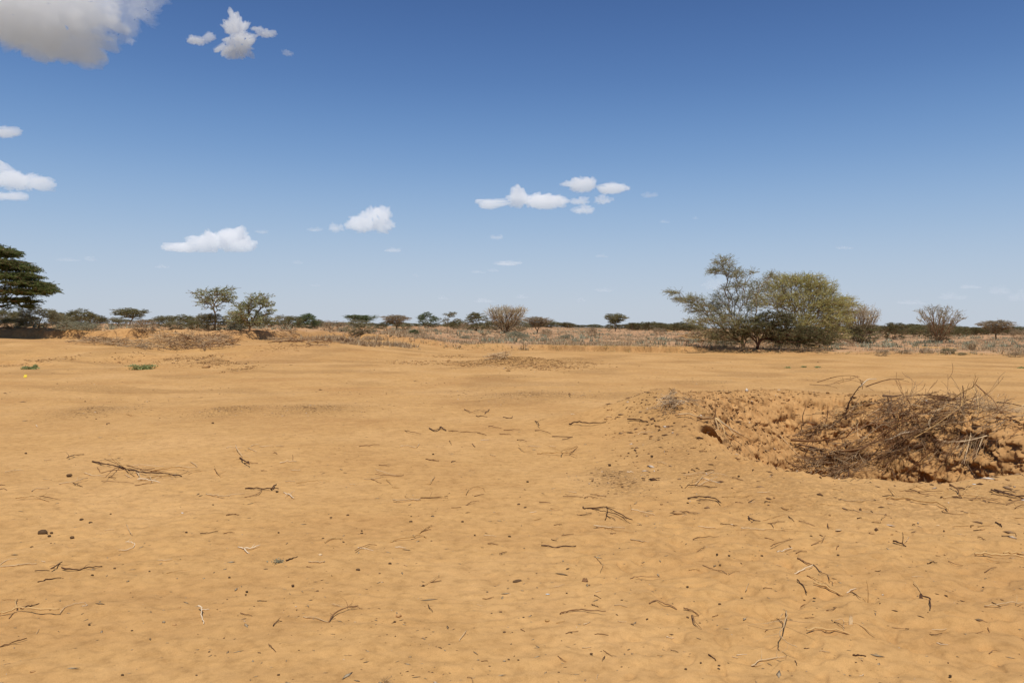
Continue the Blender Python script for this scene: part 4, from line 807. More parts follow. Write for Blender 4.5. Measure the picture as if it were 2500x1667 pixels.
# ------------------------------------------------------------------ dung lumps, pods, pebbles
def lump(name, px, py, wpx, asp, mt, label, cat, group=None, seed=0, sink=.25, sub=3, hgt=.75):
    p = hit(px, py); m = pxm(p); r = wpx*m/2; R = np.random.RandomState(seed+int(px)*3+int(py)); S, Fc = ico(sub)
    V = S*np.array((r, r*asp, r*asp*hgt))*(1+.22*n3(S*1.6, seed+px % 7)[:, None]+.12*n3(S*4, seed+3)[:, None]); a = R.uniform(-.6, .6); c, s = math.cos(a), math.sin(a)
    V = np.stack([V[:, 0]*c-V[:, 1]*s, V[:, 0]*s+V[:, 1]*c, V[:, 2]], 1); p = p+np.array((0, 0, r*asp*hgt*(1-sink*1.2)))
    o = obj(name, mesh(name, V, Fc, G[mt], np.full(len(Fc), R.uniform(.2, .8)), smooth=True), loc=p); return tag(o, label, cat, group)
lump("dung_lump", 104, 1304, 24, .75, 'dung', "largest dark rounded dung lump, lying on the left sand", "dung")
lump("dung_lump", 199, 1270, 10, .8, 'dung', "dark dung ball, upper right of the largest lump", "dung")
lump("dung_lump", 176, 1313, 10, .8, 'dung', "dark dung ball right of the largest lump", "dung")
lump("dung_lump", 221, 1277, 11, .6, 'dung', "flattish dung piece right of the upper dark ball", "dung")
lump("dung_lump", 169, 1162, 13, .7, 'dung', "grey-brown dung lump left of the stick heap", "dung")
lump("dung_lump", 874, 1392, 11, .7, 'dung', "brown dung pellet left of centre, above the bent stick", "dung")
lump("seed_pod", 1263, 1421, 24, .38, 'dung', "brown cylindrical pod lying at the centre of the sand", "pod", hgt=.9)
lump("stone", 973, 1505, 14, .9, 'clod', "rounded brown stone right of the bent bottom stick", "stone")
lump("stone", 888, 1590, 18, .6, 'clod', "half-buried orange stone near the bottom edge", "stone", sink=.6)
lump("stone", 426, 1526, 9, .8, 'clod', "small orange stone left of the pale L-shaped stick", "stone")
lump("stone", 438, 1484, 8, .9, 'clod', "small pale clod above the small orange stone", "stone")
lump("stone", 782, 1356, 9, .9, 'pale', "small pale pebble right of the green sprig", "stone")
lump("stone", 1336, 1516, 12, .8, 'tan', "tan crumpled seed husk at the bottom centre", "husk")
lump("dung_lump", 1387, 1391, 11, .7, 'dung', "dark dung pellet just above three small ones, right of centre", "dung")
lump("dung_lump", 80, 1640, 14, .5, 'clod', "flat clod in the bottom left corner", "clod")
PEL = [(1056, 1261), (1129, 1274), (1002, 1274), (1004, 1274), (480, 1649), (299, 1648), (322, 1540), (218, 1525), (1200, 1498), (1081, 1550), (958, 1586), (957+90, 1642), (1055, 1643), (1195, 1628), (1364, 1642), (1278, 1508), (1231, 1544), (1518, 1466), (1406, 1383), (1382, 1379), (1604, 1437), (1543, 1526), (1439, 1428), (1395, 1545), (1674, 1634), (1240, 1419), (883, 1303), (850+33, 1296), (1244, 1310), (1288, 1177), (1266, 1232), (1282, 1240), (789, 1316), (838, 1325), (782, 1356), (808, 1264), (849, 1258), (883, 1303), (1004, 1261), (1780, 1357), (1758, 1379), (2046, 1356), (1860, 1358), (2200, 1360), (2055, 1371), (1811, 1461), (1757, 1475), (2192, 1482), (2210, 1480), (1988, 1461), (2037, 1485), (2484, 1475), (2400, 1434), (2409, 1490), (1711, 1618), (2320, 1650), (1980, 1310), (2310, 1445), (2100, 1600), (680, 1300), (455, 1300), (520, 1233), (280, 1388), (365, 1395), (560, 1410), (600, 1452), (715, 1430), (775, 1445)]
RS2 = random.Random(9)
for i in range(40): PEL.append((RS2.uniform(20, 2480), 1020+630*RS2.random()**.8))
npel = 0; rows_ = {}
for i, (x, y) in enumerate(PEL):
    q = hit(x, y)
    if pit_d(q[0:1], q[1:2])[0][0] < 1.1: continue
    l = lm(x, y); rows_.setdefault(l[1], []).append((x, lump("dung_pellet", x, y, RS2.uniform(5, 8.5), RS2.uniform(.7, .95), 'dung', "", "dung pellet", "dung pellets scattered on the sand", i, sub=2)))
for k_, v in rows_.items():
    for j, (x, o) in enumerate(sorted(v, key=lambda a: a[0])): o["label"] = "tiny dark dung pellet near the %s%s" % (k_, "" if len(v) == 1 else ", %s from left" % ordw(j))

# curled bark flakes, wrapper, small plants
def flake(name, px, py, hpx, wpx, mt, label, cat, lean=.3, curl=1.6, seed=1):
    p = hit(px, py); m = pxm(p); R = np.random.RandomState(seed); n, k = 10, 9; V = []
    for th in (0, 1):
        for i in range(n):
            for j in range(k):
                u = i/(n-1); v = (j/(k-1)-.5)*curl*(1-.3*u); rr_ = wpx*m*.5*(1-.45*abs(u-.45))*(1-.08*th)
                V.append((math.sin(v)*rr_+lean*u*hpx*m*.4, -math.cos(v)*rr_*.8+.3*u*hpx*m*math.sin(u*2), u*hpx*m*(1+.08*math.sin(j*2+i))))
    Fc = []; o_ = n*k
    for i in range(n-1):
        for j in range(k-1):
            a = i*k+j; Fc += [(a, a+1, a+k+1, a+k), (o_+a+k, o_+a+k+1, o_+a+1, o_+a)]
    for i in range(n-1):
        for j in (0, k-1): a = i*k+j; Fc.append((a, a+k, o_+a+k, o_+a))
    for j in range(k-1):
        for i in (0, n-1): a = i*k+j; Fc.append((a, o_+a, o_+a+1, a+1))
    Fc = np.array(Fc); return tag(obj(name, mesh(name, np.array(V)+R.normal(0, .0008, (len(V), 3)), Fc, G[mt], np.full(len(Fc), .6), smooth=True), loc=p-np.array((0, 0, .004))), label, cat)
flake("bark_flake", 2075, 1532, 30, 18, 'pale', "curled pale bark flake standing upright in the lower right sand", "bark")
flake("bark_flake", 1427, 1418, 10, 24, 'brown', "small brown bark curl lying right of the brown pod", "bark", seed=2)
flake("bark_flake", 2246, 1460, 12, 12, 'dark', "dark bark curl at the top of the broken dark stick", "bark", seed=3)
G['yellowfoil'] = mat("yellow_wrapper", [(0, (.75, .55, .03)), (1, (.95, .80, .10))], rough=.4, noise=(60, (1, 1, 1), 1))
flake("wrapper", 62, 922, 8, 10, 'yellowfoil', "small yellow plastic wrapper on the sand at the far left", "wrapper", seed=4, curl=2.4)
G['whitelitter'] = mat("white_scrap", [(0, (.6, .6, .58)), (1, (.85, .84, .8))], rough=.5)
def creeper(px, py, wpx, hpx, mt, label, seed, n=260, ls=.02, cat="plant"):
    p = hit(px, py); m = pxm(p); R = np.random.RandomState(seed); e = bpy.data.objects.new("ground_plant", None); COL.objects.link(e); e.location = p; tag(e, label, cat)
    segs = []; leaf = []
    for i in range(26):
        a = R.uniform(0, 6.283); q = np.array((0, 0, .0)); d = np.array((math.cos(a), math.sin(a)*.7, .35)); L = wpx*m*.5*R.uniform(.5, 1.05)
        for j in range(5):
            d = nrm(d+R.normal(0, .2, 3)-np.array((0, 0, .12))); q2 = q+d*L/5; q2[2] = max(q2[2], .005); q2[2] = min(q2[2], hpx*m); segs.append((q, q2, .003, .002)); 
            for _ in range(n//130+1): leaf.append((q2+R.normal(0, .015+ls, 3)*(1, 1, .4), d))
            q = q2
    o = obj("stems", seg_mesh("stems", segs, G['bark'], R, 3), e); o = obj("leaves", leaf_mesh("leaves", leaf, ls, G[mt], R, 1.6), e); return e
creeper(352, 902, 74, 9, 'greenlite', "low green creeping plant on the left sand", 1, 900, .035)
creeper(74, 901, 42, 8, 'greenlite', "smaller green creeping plant by the yellow wrapper", 2, 600, .03)
creeper(1924, 898, 12, 5, 'greenlite', "tiny green sprout, left of the three beyond the pit", 3, 200)
creeper(1962, 896, 12, 5, 'greenlite', "tiny green sprout, middle of the three beyond the pit", 4, 200)
creeper(1996, 897, 10, 5, 'greenlite', "tiny green sprout, right of the three beyond the pit", 5, 200)
creeper(2492, 899, 16, 5, 'greenlite', "tiny green sprout at the right edge beyond the pit", 6, 200)
creeper(681, 1373, 16, 6, 'greyleaf', "tiny pale green sprig on the sand left of centre", 7, 120, .006)
def grass_tuft(px, py, hpx, n, mt, label, seed, name="grass_tuft"):
    p = hit(px, py); m = pxm(p); R = np.random.RandomState(seed); V = []; Fc = []
    for i in range(n):
        a = R.uniform(0, 6.283); t = R.uniform(.2, 1.2); L = hpx*m*R.uniform(.6, 1.1); d = np.array((math.cos(a)*math.sin(t), math.sin(a)*math.sin(t), math.cos(t))); P = [np.array((0, 0, -.01))]
        for j in range(5): d = nrm(d+np.array((0, 0, -.12))+R.normal(0, .08, 3)); P.append(P[-1]+d*L/5)
        v, f = chain_tube(P, np.linspace(.0016, .0005, 6), 4); Fc.append(np.array(f)+sum(len(x) for x in V)); V.append(np.array(v))
    V = np.concatenate(V); Fc = np.concatenate(Fc); return tag(obj(name, mesh(name, V, Fc, G[mt], R.rand(len(Fc))), loc=p), label, "grass tuft")
grass_tuft(937, 1665, 28, 26, 'straw', "pale dry grass tuft cut by the bottom edge of the picture", 1)
# broken dark stump of twig and small white scraps
for (x, y, w_, lb) in [(2378, 1182, 9, "tiny white scrap on the sand right of the pit's lip"), (1337, 1450, 10, "tiny white scrap at the bottom centre"), (2290, 1290-8, 8, "tiny pale scrap far right of the leaf piece"), (2047, 1294, 16, "pale yellowish leaf piece on the right sand"), (445, 1252, 8, "tiny white scrap under the stick heap"), (1892, 1095, 6, "tiny white scrap at the pit's left edge")]:
    lump("scrap", x, y, w_, .5, 'whitelitter' if 'white' in lb else 'pale', lb, "scrap", hgt=.35)

# ------------------------------------------------------------------ crumbs and clods too many to count
def crumbs(name, n, region, sz, mt, label, cat, seed, aspx=1.6, keep=None, flat_=.5):
    R = np.random.RandomState(seed); x, y = region(R, n)
    if keep is not None: k_ = keep(x, y, R.rand(len(x))); x, y = x[k_], y[k_]
    n = len(x); z = H(x, y); s0 = sz*np.exp(R.normal(0, .45, n)); a = R.uniform(0, 6.283, n); e = R.uniform(1, aspx*2, n)
    base = np.array([(1, 0, 0), (0, 1, 0), (-1, 0, 0), (0, -1, 0), (0, 0, 1), (0, 0, -.6)], float); V = np.zeros((n, 6, 3))
    for i, b in enumerate(base):
        bx = b[0]*e*s0*R.uniform(.7, 1.3, n); by_ = b[1]*s0*R.uniform(.7, 1.3, n); V[:, i, 0] = x+bx*np.cos(a)-by_*np.sin(a); V[:, i, 1] = y+bx*np.sin(a)+by_*np.cos(a); V[:, i, 2] = z+b[2]*s0*flat_*R.uniform(.7, 1.3, n)+s0*.2
    f = np.array([(0, 1, 4), (1, 2, 4), (2, 3, 4), (3, 0, 4), (1, 0, 5), (2, 1, 5), (3, 2, 5), (0, 3, 5)]); Fc = (np.arange(n)[:, None, None]*6+f).reshape(-1, 3)
    o = obj(name, mesh(name, V.reshape(-1, 3), Fc, G[mt], np.repeat(R.rand(n), 8))); tag(o, label, cat, None, 'stuff'); return o
def fan(r0, r1, a0=-38, a1=38, pw=1.0):
    def f(R, n):
        a = np.radians(R.uniform(a0, a1, n)); r = r0*(r1/r0)**(R.rand(n)**pw); return r*np.sin(a), r*np.cos(a)
    return f
crumbs("plant_litter", 5600, fan(3.5, 24), .0027, 'litter', "fine dark plant crumbs strewn over the sand", "litter", 11, keep=lambda x, y, u: u < .10+1.0*ss(.0, .5, n2(x/1.3, y/1.3, 81))+.25*(x > 1.5))
crumbs("pale_litter", 2200, fan(3, 22), .0035, 'straw', "fine pale straw bits strewn over the sand", "litter", 12, aspx=2.6)
crumbs("plant_litter", 7000, fan(18, 46), .0075, 'litter', "plant crumbs in patches on the farther sand", "litter", 13, keep=lambda x, y, u: u < .08+1.2*ss(.15, .5, n2(x/2.5, y/2., 82)))
def heaps(R, n):
    X = []; Y = []
    for (hx, hy, a, b, hh) in HEAPS:
        k_ = int(n*a*b/sum(q[2]*q[3] for q in HEAPS)); X.append(hx+R.normal(0, a*.8, k_)+R.exponential(a*.3, k_)*R.choice([-1, 1], k_)); Y.append(hy+R.normal(0, b*.7, k_)+R.exponential(b*.4, k_)*R.choice([-1, 1], k_))
    return np.concatenate(X), np.concatenate(Y)
crumbs("dung_crumbs", 4500, heaps, .0048, 'litter', "dark crumbs covering the low flat heaps in the middle distance", "litter", 14)
def pitreg(d0, d1, th=None):
    def f(R, n):
        a = R.uniform(-math.pi, math.pi, n); d = np.sqrt(R.uniform(d0*d0, d1*d1, n)); c, s = np.cos(a), np.sin(a); D1 = pit_d(PC[0]+c, PC[1]+s)[0]; r = d/np.maximum(D1, 1e-3)
        return PC[0]+c*r, PC[1]+s*r
    return f
crumbs("soil_clods", 9000, pitreg(.25, 1.1), .013, 'clod', "crumbly soil clods covering the pit walls and rim", "clods", 15, aspx=1.1, flat_=.9, keep=lambda x, y, u: u < np.clip(.25+.6*(y-10)/5, 0, 1))
crumbs("soil_clods", 2600, pitreg(1.0, 1.6), .0085, 'clod', "loose soil crumbs thrown around the rim of the pit", "clods", 16, aspx=1.1, flat_=.8, keep=lambda x, y, u: u < np.where(y > 11, .9, .35))
crumbs("dark_crumbs", 1500, pitreg(.4, 1.5), .010, 'litter', "dark root and twig crumbs in the pit soil", "litter", 17, aspx=2.4, flat_=.9)
crumbs("soil_clods", 1500, lambda R, n: (R.normal(.25, 1.6, n), R.normal(33.9, 1.0, n)), .024, 'clod', "dirt crumbs on the little mound in the middle distance", "clods", 18, aspx=1.1)

SP = [(540, 884, 60, 14), (500, 874, 40, 8), (300, 876, 40, 6), (410, 878, 60, 7), (135, 878, 34, 6), (600, 900, 30, 6), (1170, 890, 60, 8), (1330, 895, 90, 10), (1010, 885, 70, 5), (60, 890, 60, 5), (690, 848, 60, 5), (1100, 870, 60, 5)]
def spots(R, n):
    X = []; Y = []
    for (px, py, a, b) in SP:
        q = hit(px, py); m = pxm(q); k_ = int(n*a*b/sum(v[2]*v[3] for v in SP)); dy = b*m*m*FOC/1.3; X.append(q[0]+R.normal(0, a*m*.5, k_)); Y.append(q[1]+R.normal(0, min(dy, 2.2)*.5, k_))
    return np.concatenate(X), np.concatenate(Y)
crumbs("soil_clods", 1700, spots, .020, 'clod', "crumbled clods where the left terrace and mid mound break away", "clods", 19, aspx=1.3, flat_=1.0)
crumbs("plant_litter", 900, spots, .012, 'litter', "brown plant crumbs around the broken terrace edges", "litter", 20, aspx=2., flat_=.6)

# ------------------------------------------------------------------ dead branches
def branch_parts(P, r, seed, nf=6, fl=.45, lev=2, rise=.12, thin=.0022, side=5, uz=.32):
    """bent main stem with forks that fork again"""
    R = np.random.RandomState(seed); parts = []
    def rec(P, r, lv):
        n = len(P); rr_ = np.maximum(np.linspace(r, r*.35, n), thin); parts.append(chain_tube(P, rr_, side if lv == lev else 4, lv == lev))
        if lv == 0: return
        L = np.linalg.norm(np.diff(P, axis=0), axis=1).sum(); k = nf if lv == lev else max(2, nf//2)
        for _ in range(k):
            i = R.randint(max(1, n//5), n-1); d = nrm(P[i]-P[i-1]); u = nrm(np.cross(d, R.normal(0, 1, 3))); t = R.uniform(.35, .95); u[2] *= uz; dd = nrm(d*math.cos(t)+u*math.sin(t)+np.array((0, 0, rise*R.rand()))); q = P[i]; Q = [q]; l = L*fl*R.uniform(.5, 1.2); cv = R.normal(0, .12, 3)*(1, 1, uz)
            for j in range(6): dd = nrm(dd+cv+R.normal(0, .10, 3)*(1, 1, uz)); q = q+dd*l/6; Q.append(q)
            rec(np.array(Q), max(rr_[i]*.55, thin), lv-1)
    rec(np.array(P), r, lev); return parts
def branch(pix, lifts, wpx, mt, label, seed, nf=5, fl=.45, lev=2, group=None, name="dead_branch", thin=None, rise=.12, c3=None):
    c3 = chain_hits(pix, lifts, 15.3 if group == gp else 1e9) if c3 is None else c3; m = np.mean([pxm(p) for p in c3]); P = catmull(c3, 4)
    V, Fc = merge(branch_parts(P, wpx*m/2, seed, nf, fl, lev, rise, thin or .42*m)); c = P[0]; R = np.random.RandomState(seed)
    return tag(obj(name, mesh(name, V-c, Fc, G[mt], np.full(len(Fc), R.uniform(.2, .95)), smooth=True), loc=c), label, "branch", group)
def hz(*a): return [(1900+x*.2551, 900+y*.2551) for x, y in a]
gp = "dead branches thrown into the pit"
branch(hz((120, 680), (350, 690), (650, 655)), (.12, .3, .45), 7, 'brown', "thickest grey-brown branch slanting into the pit from its left wall", 1, 4, .7, 2, gp)
branch(hz((650, 655), (720, 580), (860, 535), (1050, 520)), (.45, .55, .5, .4), 3.4, 'brown', "arching twiggy limb beyond the tip of the thickest pit branch", 2, 6, .5, 2, gp)
branch(hz((590, 790), (780, 765), (900, 700), (1010, 610), (1130, 500)), (.2, .3, .35, .35, .3), 5.2, 'brown', "long branch curving up from the pit floor to the middle of the back wall", 3, 7, .45, 2, gp)
branch(hz((180, 720), (400, 765), (650, 830), (900, 920)), (.03, .05, .05, .05), 4, 'dark', "shadow of the thickest pit branch, shaped as a dark branch below it", 4, 5, .3, 2, gp)  # dark geometry standing in for the cast shadow of the thickest branch
branch(hz((1130, 500), (1080, 380), (1045, 265)), (.1, .15, .12), 6, 'dark', "dark branch stub climbing the back wall of the pit", 5, 2, .3, 1, gp)
branch(hz((1000, 258), (1100, 262), (1185, 250)), (.05, .08, .08), 6, 'dark', "short dark stick lying across the back rim of the pit", 6, 1, .3, 1, gp)
branch(hz((650, 480), (650, 400), (700, 280), (780, 165)), (.06, .1, .12, .15), 5, 'dark', "dark branch running straight up the back wall to the rim", 7, 4, .3, 2, gp)
branch(hz((780, 175), (830, 125), (870, 100), (940, 97)), (.05, .15, .2, .2), 3.6, 'white', "white bleached bent stick on the back rim of the pit", 8, 0, .3, 0, gp)
branch(hz((840, 170), (940, 135), (1050, 105), (1205, 97)), (.05, .15, .2, .25), 3.2, 'brown', "brown stick with pale broken tip leaning over the back rim", 9, 2, .3, 1, gp)
branch(hz((300, 150), (480, 155), (640, 100), (820, 140)), (.1, .2, .3, .2), 1.8, 'brown', "long wiry arching twig above the back rim, lower of two", 10, 4, .3, 2, gp)
branch(hz((370, 130), (560, 75), (720, 70), (830, 140)), (.1, .35, .4, .2), 1.8, 'brown', "long wiry arching twig above the back rim, upper of two", 11, 4, .3, 2, gp)
branch(hz((1640, 310), (1780, 215), (1860, 175), (1915, 80)), (.05, .3, .4, .6), 3.4, 'tan', "tan forked stick rising highest from the right back rim", 12, 1, .4, 1, gp)
branch(hz((1860, 180), (1905, 280), (1920, 460)), (.4, .25, .1), 3, 'tan', "tan limb hanging straight down from the highest forked stick", 13, 1, .3, 1, gp)
branch(hz((1890, 150), (1980, 230), (2060, 300), (2110, 400), (2180, 500)), (.4, .4, .3, .2, .1), 3.2, 'brown', "brown limb sloping down to the right from the highest forked stick", 14, 4, .4, 2, gp)
branch(hz((1775, 320), (1772, 240), (1765, 160)), (.0, .15, .32), 5, 'dark', "short dark post-like stub on the right back rim", 15, 2, .3, 1, gp)
branch(hz((2090, 320), (2200, 330), (2400, 370)), (.06, .08, .08), 4, 'dark', "dark straight stick reaching the right picture edge behind the pit", 16, 0, .3, 0, gp)
branch(hz((1140, 495), (1350, 505), (1700, 520)), (.2, .3, .3), 3, 'brown', "brown branch lying level across the middle of the back wall", 17, 7, .35, 2, gp)
branch(hz((1060, 680), (1180, 620), (1260, 605)), (.2, .3, .3), 3, 'white', "short white twiggy branch in the middle of the pit", 18, 4, .5, 1, gp)
branch(hz((1350, 600), (1540, 540), (1700, 520), (2000, 480)), (.3, .35, .3, .2), 3.2, 'pale', "long pale branch pointing right across the back wall", 19, 6, .3, 2, gp)
branch(hz((1250, 690), (1500, 540), (1830, 300)), (.3, .4, .3), 2.8, 'tan', "long thin tan branch slanting up to the right rim", 20, 6, .35, 2, gp)
branch(hz((1010, 640), (1230, 490), (1440, 400), (1600, 300)), (.3, .35, .3, .2), 2.6, 'brown', "thin brown branch slanting from mid pit up to the rim", 21, 7, .35, 2, gp)
branch(hz((0, 620), (110, 740), (200, 830), (340, 905)), (.02, .02, .03, .03), 3.6, 'pale', "long pale straight stick running down the left wall of the pit", 22, 1, .2, 1, gp)
branch(hz((240, 540), (235, 450), (262, 370)), (.01, .03, .04), 3, 'dark', "short dark upright stick against the left part of the back wall", 23, 1, .3, 1, gp)
branch(hz((2000, 640), (1800, 690), (1560, 700)), (.2, .3, .2), 3, 'pale', "pale bent twig above the dark hollow on the right of the pit", 24, 5, .4, 2, gp)
branch(hz((1680, 540), (1900, 480), (2080, 420), (2230, 330)), (.2, .3, .3, .1), 2.6, 'brown', "brown twig crossing the right back wall of the pit", 25, 6, .35, 2, gp)
branch(hz((1440, 690), (1330, 470), (1240, 290)), (.3, .25, .1), 3, 'brown', "brown twig standing against the middle of the back wall", 26, 4, .35, 2, gp)
branch(hz((670, 1030), (675, 960), (672, 925)), (.02, .08, .15), 3, 'dark', "short dark twig standing on the near floor of the pit", 27, 0, .3, 0, gp)
branch(hz((1120, 1045), (1095, 980), (1085, 930)), (.02, .08, .12), 3.4, 'dark', "dark twig standing near the front lip of the pit", 28, 1, .3, 1, gp)
# tangles: thorny twigs lying over one another, each its own object
def tangle(cx, cy, rx, ry, n, Lpx, mats, lift, label, group, seed, ang=None, wpx=(1.4, 2.4), nf=6, fl=.5, sdir=.9, dpt=.9):
    R = np.random.RandomState(seed); done = []
    for i in range(n):
        a = R.uniform(0, 6.283); q = math.sqrt(R.rand()); x = cx+rx*q*math.cos(a); y = cy+ry*q*math.sin(a); an = (R.uniform(-.5, .5) if R.rand() < sdir else R.uniform(-1.6, 1.6)) if ang is None else ang+R.normal(0, .16); an += math.pi*(R.rand() < .5)*(ang is None)
        L = Lpx*R.uniform(.6, 1.3); pts = []; cv = R.normal(0, .25); lf = []
        l0 = R.uniform(0, lift); l1 = R.uniform(0, lift)
        c0 = hit(x, y); m0 = pxm(c0)
        if group == g2 and m0*FOC > 15.4: c0 = ray_at(x, y, 15.2); m0 = pxm(c0)
        for j in range(4): t = j/3; aa = an+cv*(t-.5); pts.append(c0+np.array((math.cos(aa)*L*m0*(t-.5), -math.sin(aa)*L*m0*dpt*(t-.5), 0)))
        gz = np.array([hz_(q) for q in pts]); gl_ = np.polyfit(np.arange(4), gz, 1)
        for j in range(4): t = j/3; pts[j][2] = max(gz[j]+.015, np.polyval(gl_, j)+l0+(l1-l0)*t+math.sin(t*math.pi)*.12*lift)
        mt = mats[R.randint(len(mats))]; o = branch(None, None, R.uniform(*wpx), mt, "", seed*100+i, nf, fl, 2, group, "thorny_branch", c3=pts, rise=.06); done.append((x, y, o, {'pit': 'brown', 'brown': 'brown', 'dark': 'dark', 'grey': 'grey', 'white': 'bleached', 'pale': 'pale', 'tan': 'tan', 'straw': 'straw-coloured'}[mt]))
    bb = {}
    for (x, y, o, c) in done: bb.setdefault(c, []).append((x, y, o))
    for c, l in bb.items():
        for j, (x, y, o) in enumerate(sorted(l, key=lambda a: a[0])): o["label"] = ("%s twiggy branch in the %s" % (c, label)) if len(l) == 1 else ("%s %s branch from left, %s" % (ordw(j), c, label))
X_ = lambda x: 1900+x*.2551
Y_ = lambda y: 900+y*.2551
g2 = "thorny twigs tangled in the pit"
tangle(X_(1300), Y_(690), 105, 42, 16, 120, ['pit', 'pit', 'brown', 'dark', 'pit', 'grey'], .25, "dense tangle at the middle of the pit", g2, 11, nf=6)
tangle(X_(1250), Y_(480), 120, 40, 13, 130, ['pit', 'brown', 'pit', 'pale'], .15, "tangle over the pit's back wall", g2, 12, nf=6)
tangle(X_(1480), Y_(330), 95, 20, 12, 95, ['pit', 'dark', 'brown', 'grey'], .14, "brush lining the right back rim", g2, 13, nf=6)
tangle(X_(640), Y_(230), 80, 26, 9, 90, ['pit', 'brown', 'grey'], .12, "brush on the left half of the back rim", g2, 14, nf=5)
tangle(X_(560), Y_(480), 80, 45, 9, 90, ['pit', 'grey', 'tan'], .18, "loose twigs left of the pit's centre", g2, 15, nf=6)
tangle(X_(480), Y_(960), 76, 24, 20, 90, ['grey', 'grey', 'pit', 'pit'], .14, "grey heap on the near left floor of the pit", g2, 16, nf=7)
tangle(X_(800), Y_(870), 90, 34, 9, 100, ['pit', 'grey', 'brown'], .2, "twigs on the pit floor right of the grey heap", g2, 17, nf=5)
tangle(X_(1300), Y_(880), 90, 34, 9, 100, ['pit', 'brown'], .2, "twigs low in the middle of the pit", g2, 18, nf=5)
RQ = np.random.RandomState(5)
for i in range(30):
    u = RQ.rand(); x0, y0 = X_(1480+380*u+RQ.normal(0, 30)), Y_(1010-90*u+RQ.normal(0, 18)); x1, y1 = X_(RQ.uniform(2050, 2480)), Y_(RQ.uniform(560, 860)); d0 = pxm(hit(x0, Y_(1040)))*FOC+.15; d1 = d0+RQ.uniform(.8, 1.9)
    pts = [ray_at(x0+(x1-x0)*t, y0+(y1-y0)*t-10*math.sin(t*3.1)*RQ.uniform(-.3, 1), d0+(d1-d0)*t) for t in (0, .33, .66, 1)]
    for q in pts: q[2] = max(q[2], hz_(q)+.01)
    col_ = ['grey', 'pale', 'grey', 'pale', 'pit'][i % 5]; branch(None, None, RQ.uniform(1.1, 2.0), col_, "%s branch from the front in the pale sheaf at the pit's right end" % ordw(i), 1900+i, 5, .26, 2, g2, "thorny_branch", c3=pts, rise=.04)
tangle(X_(2000), Y_(560), 90, 50, 9, 100, ['pit', 'brown', 'grey'], .2, "twigs on the right back wall of the pit", g2, 20, nf=5)
tangle(1643, 995, 22, 14, 13, 52, ['grey', 'white', 'grey'], .16, "grey twig ball left of the pit", "grey twig ball on the left rim", 21, nf=6, fl=.6, sdir=.2, wpx=(1.2, 1.8))
def iz(*a): return [(1350+x*.2551, 900+y*.2551) for x, y in a]
branch(iz((1110, 180), (1160, 230), (1205, 285)), (.25, .12, .03), 2, 'tan', "tan twig pair leaning up from the grey twig ball", 31, 1, .6, 1)
branch(iz((1290, 310), (1312, 280), (1330, 250)), (.02, .08, .15), 2.4, 'brown', "short brown twig leaning right of the grey twig ball", 32, 0, .3, 0)
gr = "exposed roots over the burrow"
for j, (pts, lf) in enumerate([(((1200, 440), (1300, 430), (1380, 455), (1540, 470)), (.02, .04, .05, .08)), (((1380, 455), (1430, 425), (1500, 435), (1550, 470)), (.03, .08, .09, .08)), (((1380, 465), (1440, 480), (1500, 478), (1550, 470)), (.03, .03, .05, .08)), (((1550, 470), (1580, 560), (1612, 660)), (.08, .2, .3)), (((1550, 470), (1620, 540), (1652, 662)), (.08, .18, .26)), (((1560, 475), (1680, 560), (1820, 640)), (.08, .07, .02)), (((1570, 470), (1740, 600), (1950, 700)), (.08, .06, .02)), (((1560, 470), (1640, 600), (1800, 720)), (.08, .1, .02)), (((1545, 470), (1552, 430), (1562, 388)), (.05, .1, .16))]):
    branch(iz(*pts), [v_+.03 for v_ in lf], 4.4, ['pale', 'tan', 'brown', 'pale', 'tan', 'pale', 'tan', 'pale', 'brown'][j], ["%s pale root from left in the tuft over the burrow" % ordw(j), "short broken stub sticking up from the root tuft"][j == 8], 40+j, 1, .25, 1, gr, "root")
tag(obj("pit_twig", mesh("pit_twig", *merge([chain_tube([hit(*iz((2150, 905))[0])+np.array((0, 0, .03*k_)) for k_ in range(4)], [.01, .01, .008, .004], 5)]), G['dark'], None), None), "dark stub at the near left edge of the pit", "twig")

# brush fences and heaps farther off
gl = "cut thorn brush laid out on the left"
tangle(250, 838, 62, 7, 18, 74, ['grey', 'grey', 'pit'], .22, "grey brush row at the far left", gl, 51, ang=.22, nf=5, wpx=(1.2, 1.9))
tangle(330, 846, 60, 5, 11, 64, ['straw', 'pale', 'grey'], .15, "low brush link between the two left heaps", gl, 52, ang=.15, nf=5, wpx=(1.2, 1.7))
tangle(425, 842, 45, 13, 24, 60, ['pale', 'tan', 'grey', 'pit'], .5, "pale brush heap on the left", gl, 53, nf=6, fl=.6, sdir=.5, wpx=(1.2, 1.9))
tangle(512, 843, 48, 11, 24, 60, ['pit', 'grey', 'brown', 'grey'], .45, "brown brush heap right of the pale heap", gl, 54, nf=6, fl=.6, sdir=.6, wpx=(1.2, 1.9))
tangle(700, 832, 48, 8, 13, 52, ['pit', 'brown', 'grey'], .18, "dark brush strip left of the vivid green bush", gl, 55, nf=5, wpx=(1.2, 1.9))
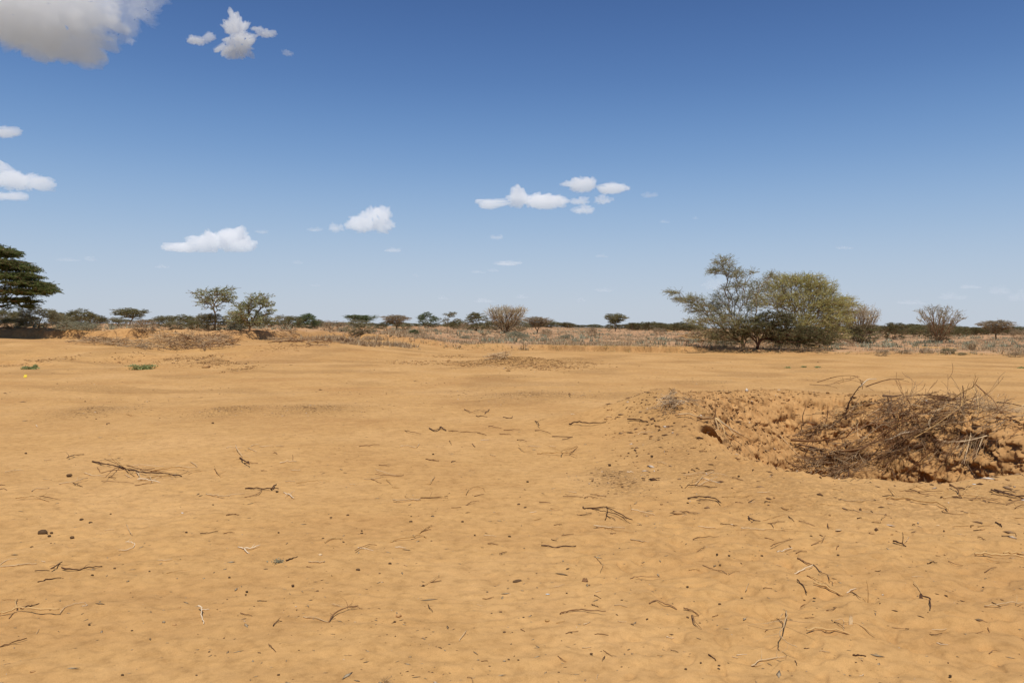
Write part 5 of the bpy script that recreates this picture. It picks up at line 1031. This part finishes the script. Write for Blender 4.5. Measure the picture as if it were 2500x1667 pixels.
tangle(760, 838, 60, 9, 12, 44, ['pit', 'brown', 'grey'], .12, "scattered brush below the vivid green bush", gl, 56, nf=4, wpx=(1.2, 1.9))
tangle(835, 836, 26, 6, 8, 34, ['dark', 'grey'], .18, "dark little brush heap below the straw shrub", gl, 57, nf=5, wpx=(1.2, 1.9))
branch([(188, 818), (225, 826), (270, 842)], (.25, .2, .05), 2, 'dark', "dark bent pole sticking up at the left end of the brush row", 61, 1, .4, 1)
branch([(510, 838), (509, 820), (507, 795)], (.02, .3, .8), 1.6, 'brown', "slender upright stick rising out of the brown brush heap", 62, 2, .2, 1)
branch([(280, 845), (297, 853)], (.12, .02), 2.4, 'tan', "short tan split stick at the front of the brush row", 63, 0, .2, 0)
tangle(1216, 875, 24, 5, 14, 36, ['pale', 'pinkt', 'grey'] if False else ['pale', 'grey'], .22, "dry twig clump on the little mound", "twigs on the little mound", 58, nf=5, sdir=.6, wpx=(1.2, 1.7))
gb = "dead brush under the huge shrub"
tangle(1730, 832, 55, 16, 20, 70, ['pit', 'brown', 'grey', 'tan'], .6, "brush at the left foot of the huge shrub", gb, 71, nf=7, wpx=(1.1, 2.0), sdir=.5)
tangle(1880, 838, 80, 12, 34, 84, ['grey', 'pit', 'pale', 'pit'], .8, "brush under the middle of the huge shrub", gb, 72, nf=6, wpx=(1.2, 2.0), sdir=.6)
tangle(1990, 836, 62, 13, 28, 84, ['grey', 'pit', 'pale'], .8, "brush at the right foot of the huge shrub", gb, 73, nf=6, wpx=(1.2, 2.0), sdir=.6)
branch([(1628, 806), (1650, 820), (1690, 826)], (.4, .25, .1), 2.6, 'tan', "tan bent limb sticking out left of the huge shrub", 74, 2, .4, 1)
branch([(1766, 806), (1758, 818), (1750, 832)], (.8, .4, .1), 4.5, 'dark', "dark stump leaning in the brush left of the huge shrub", 75, 1, .4, 1)
branch([(1725, 815), (1740, 824), (1750, 832)], (.5, .3, .1), 3.6, 'brown', "brown limb meeting the dark stump by the huge shrub", 76, 2, .4, 1)
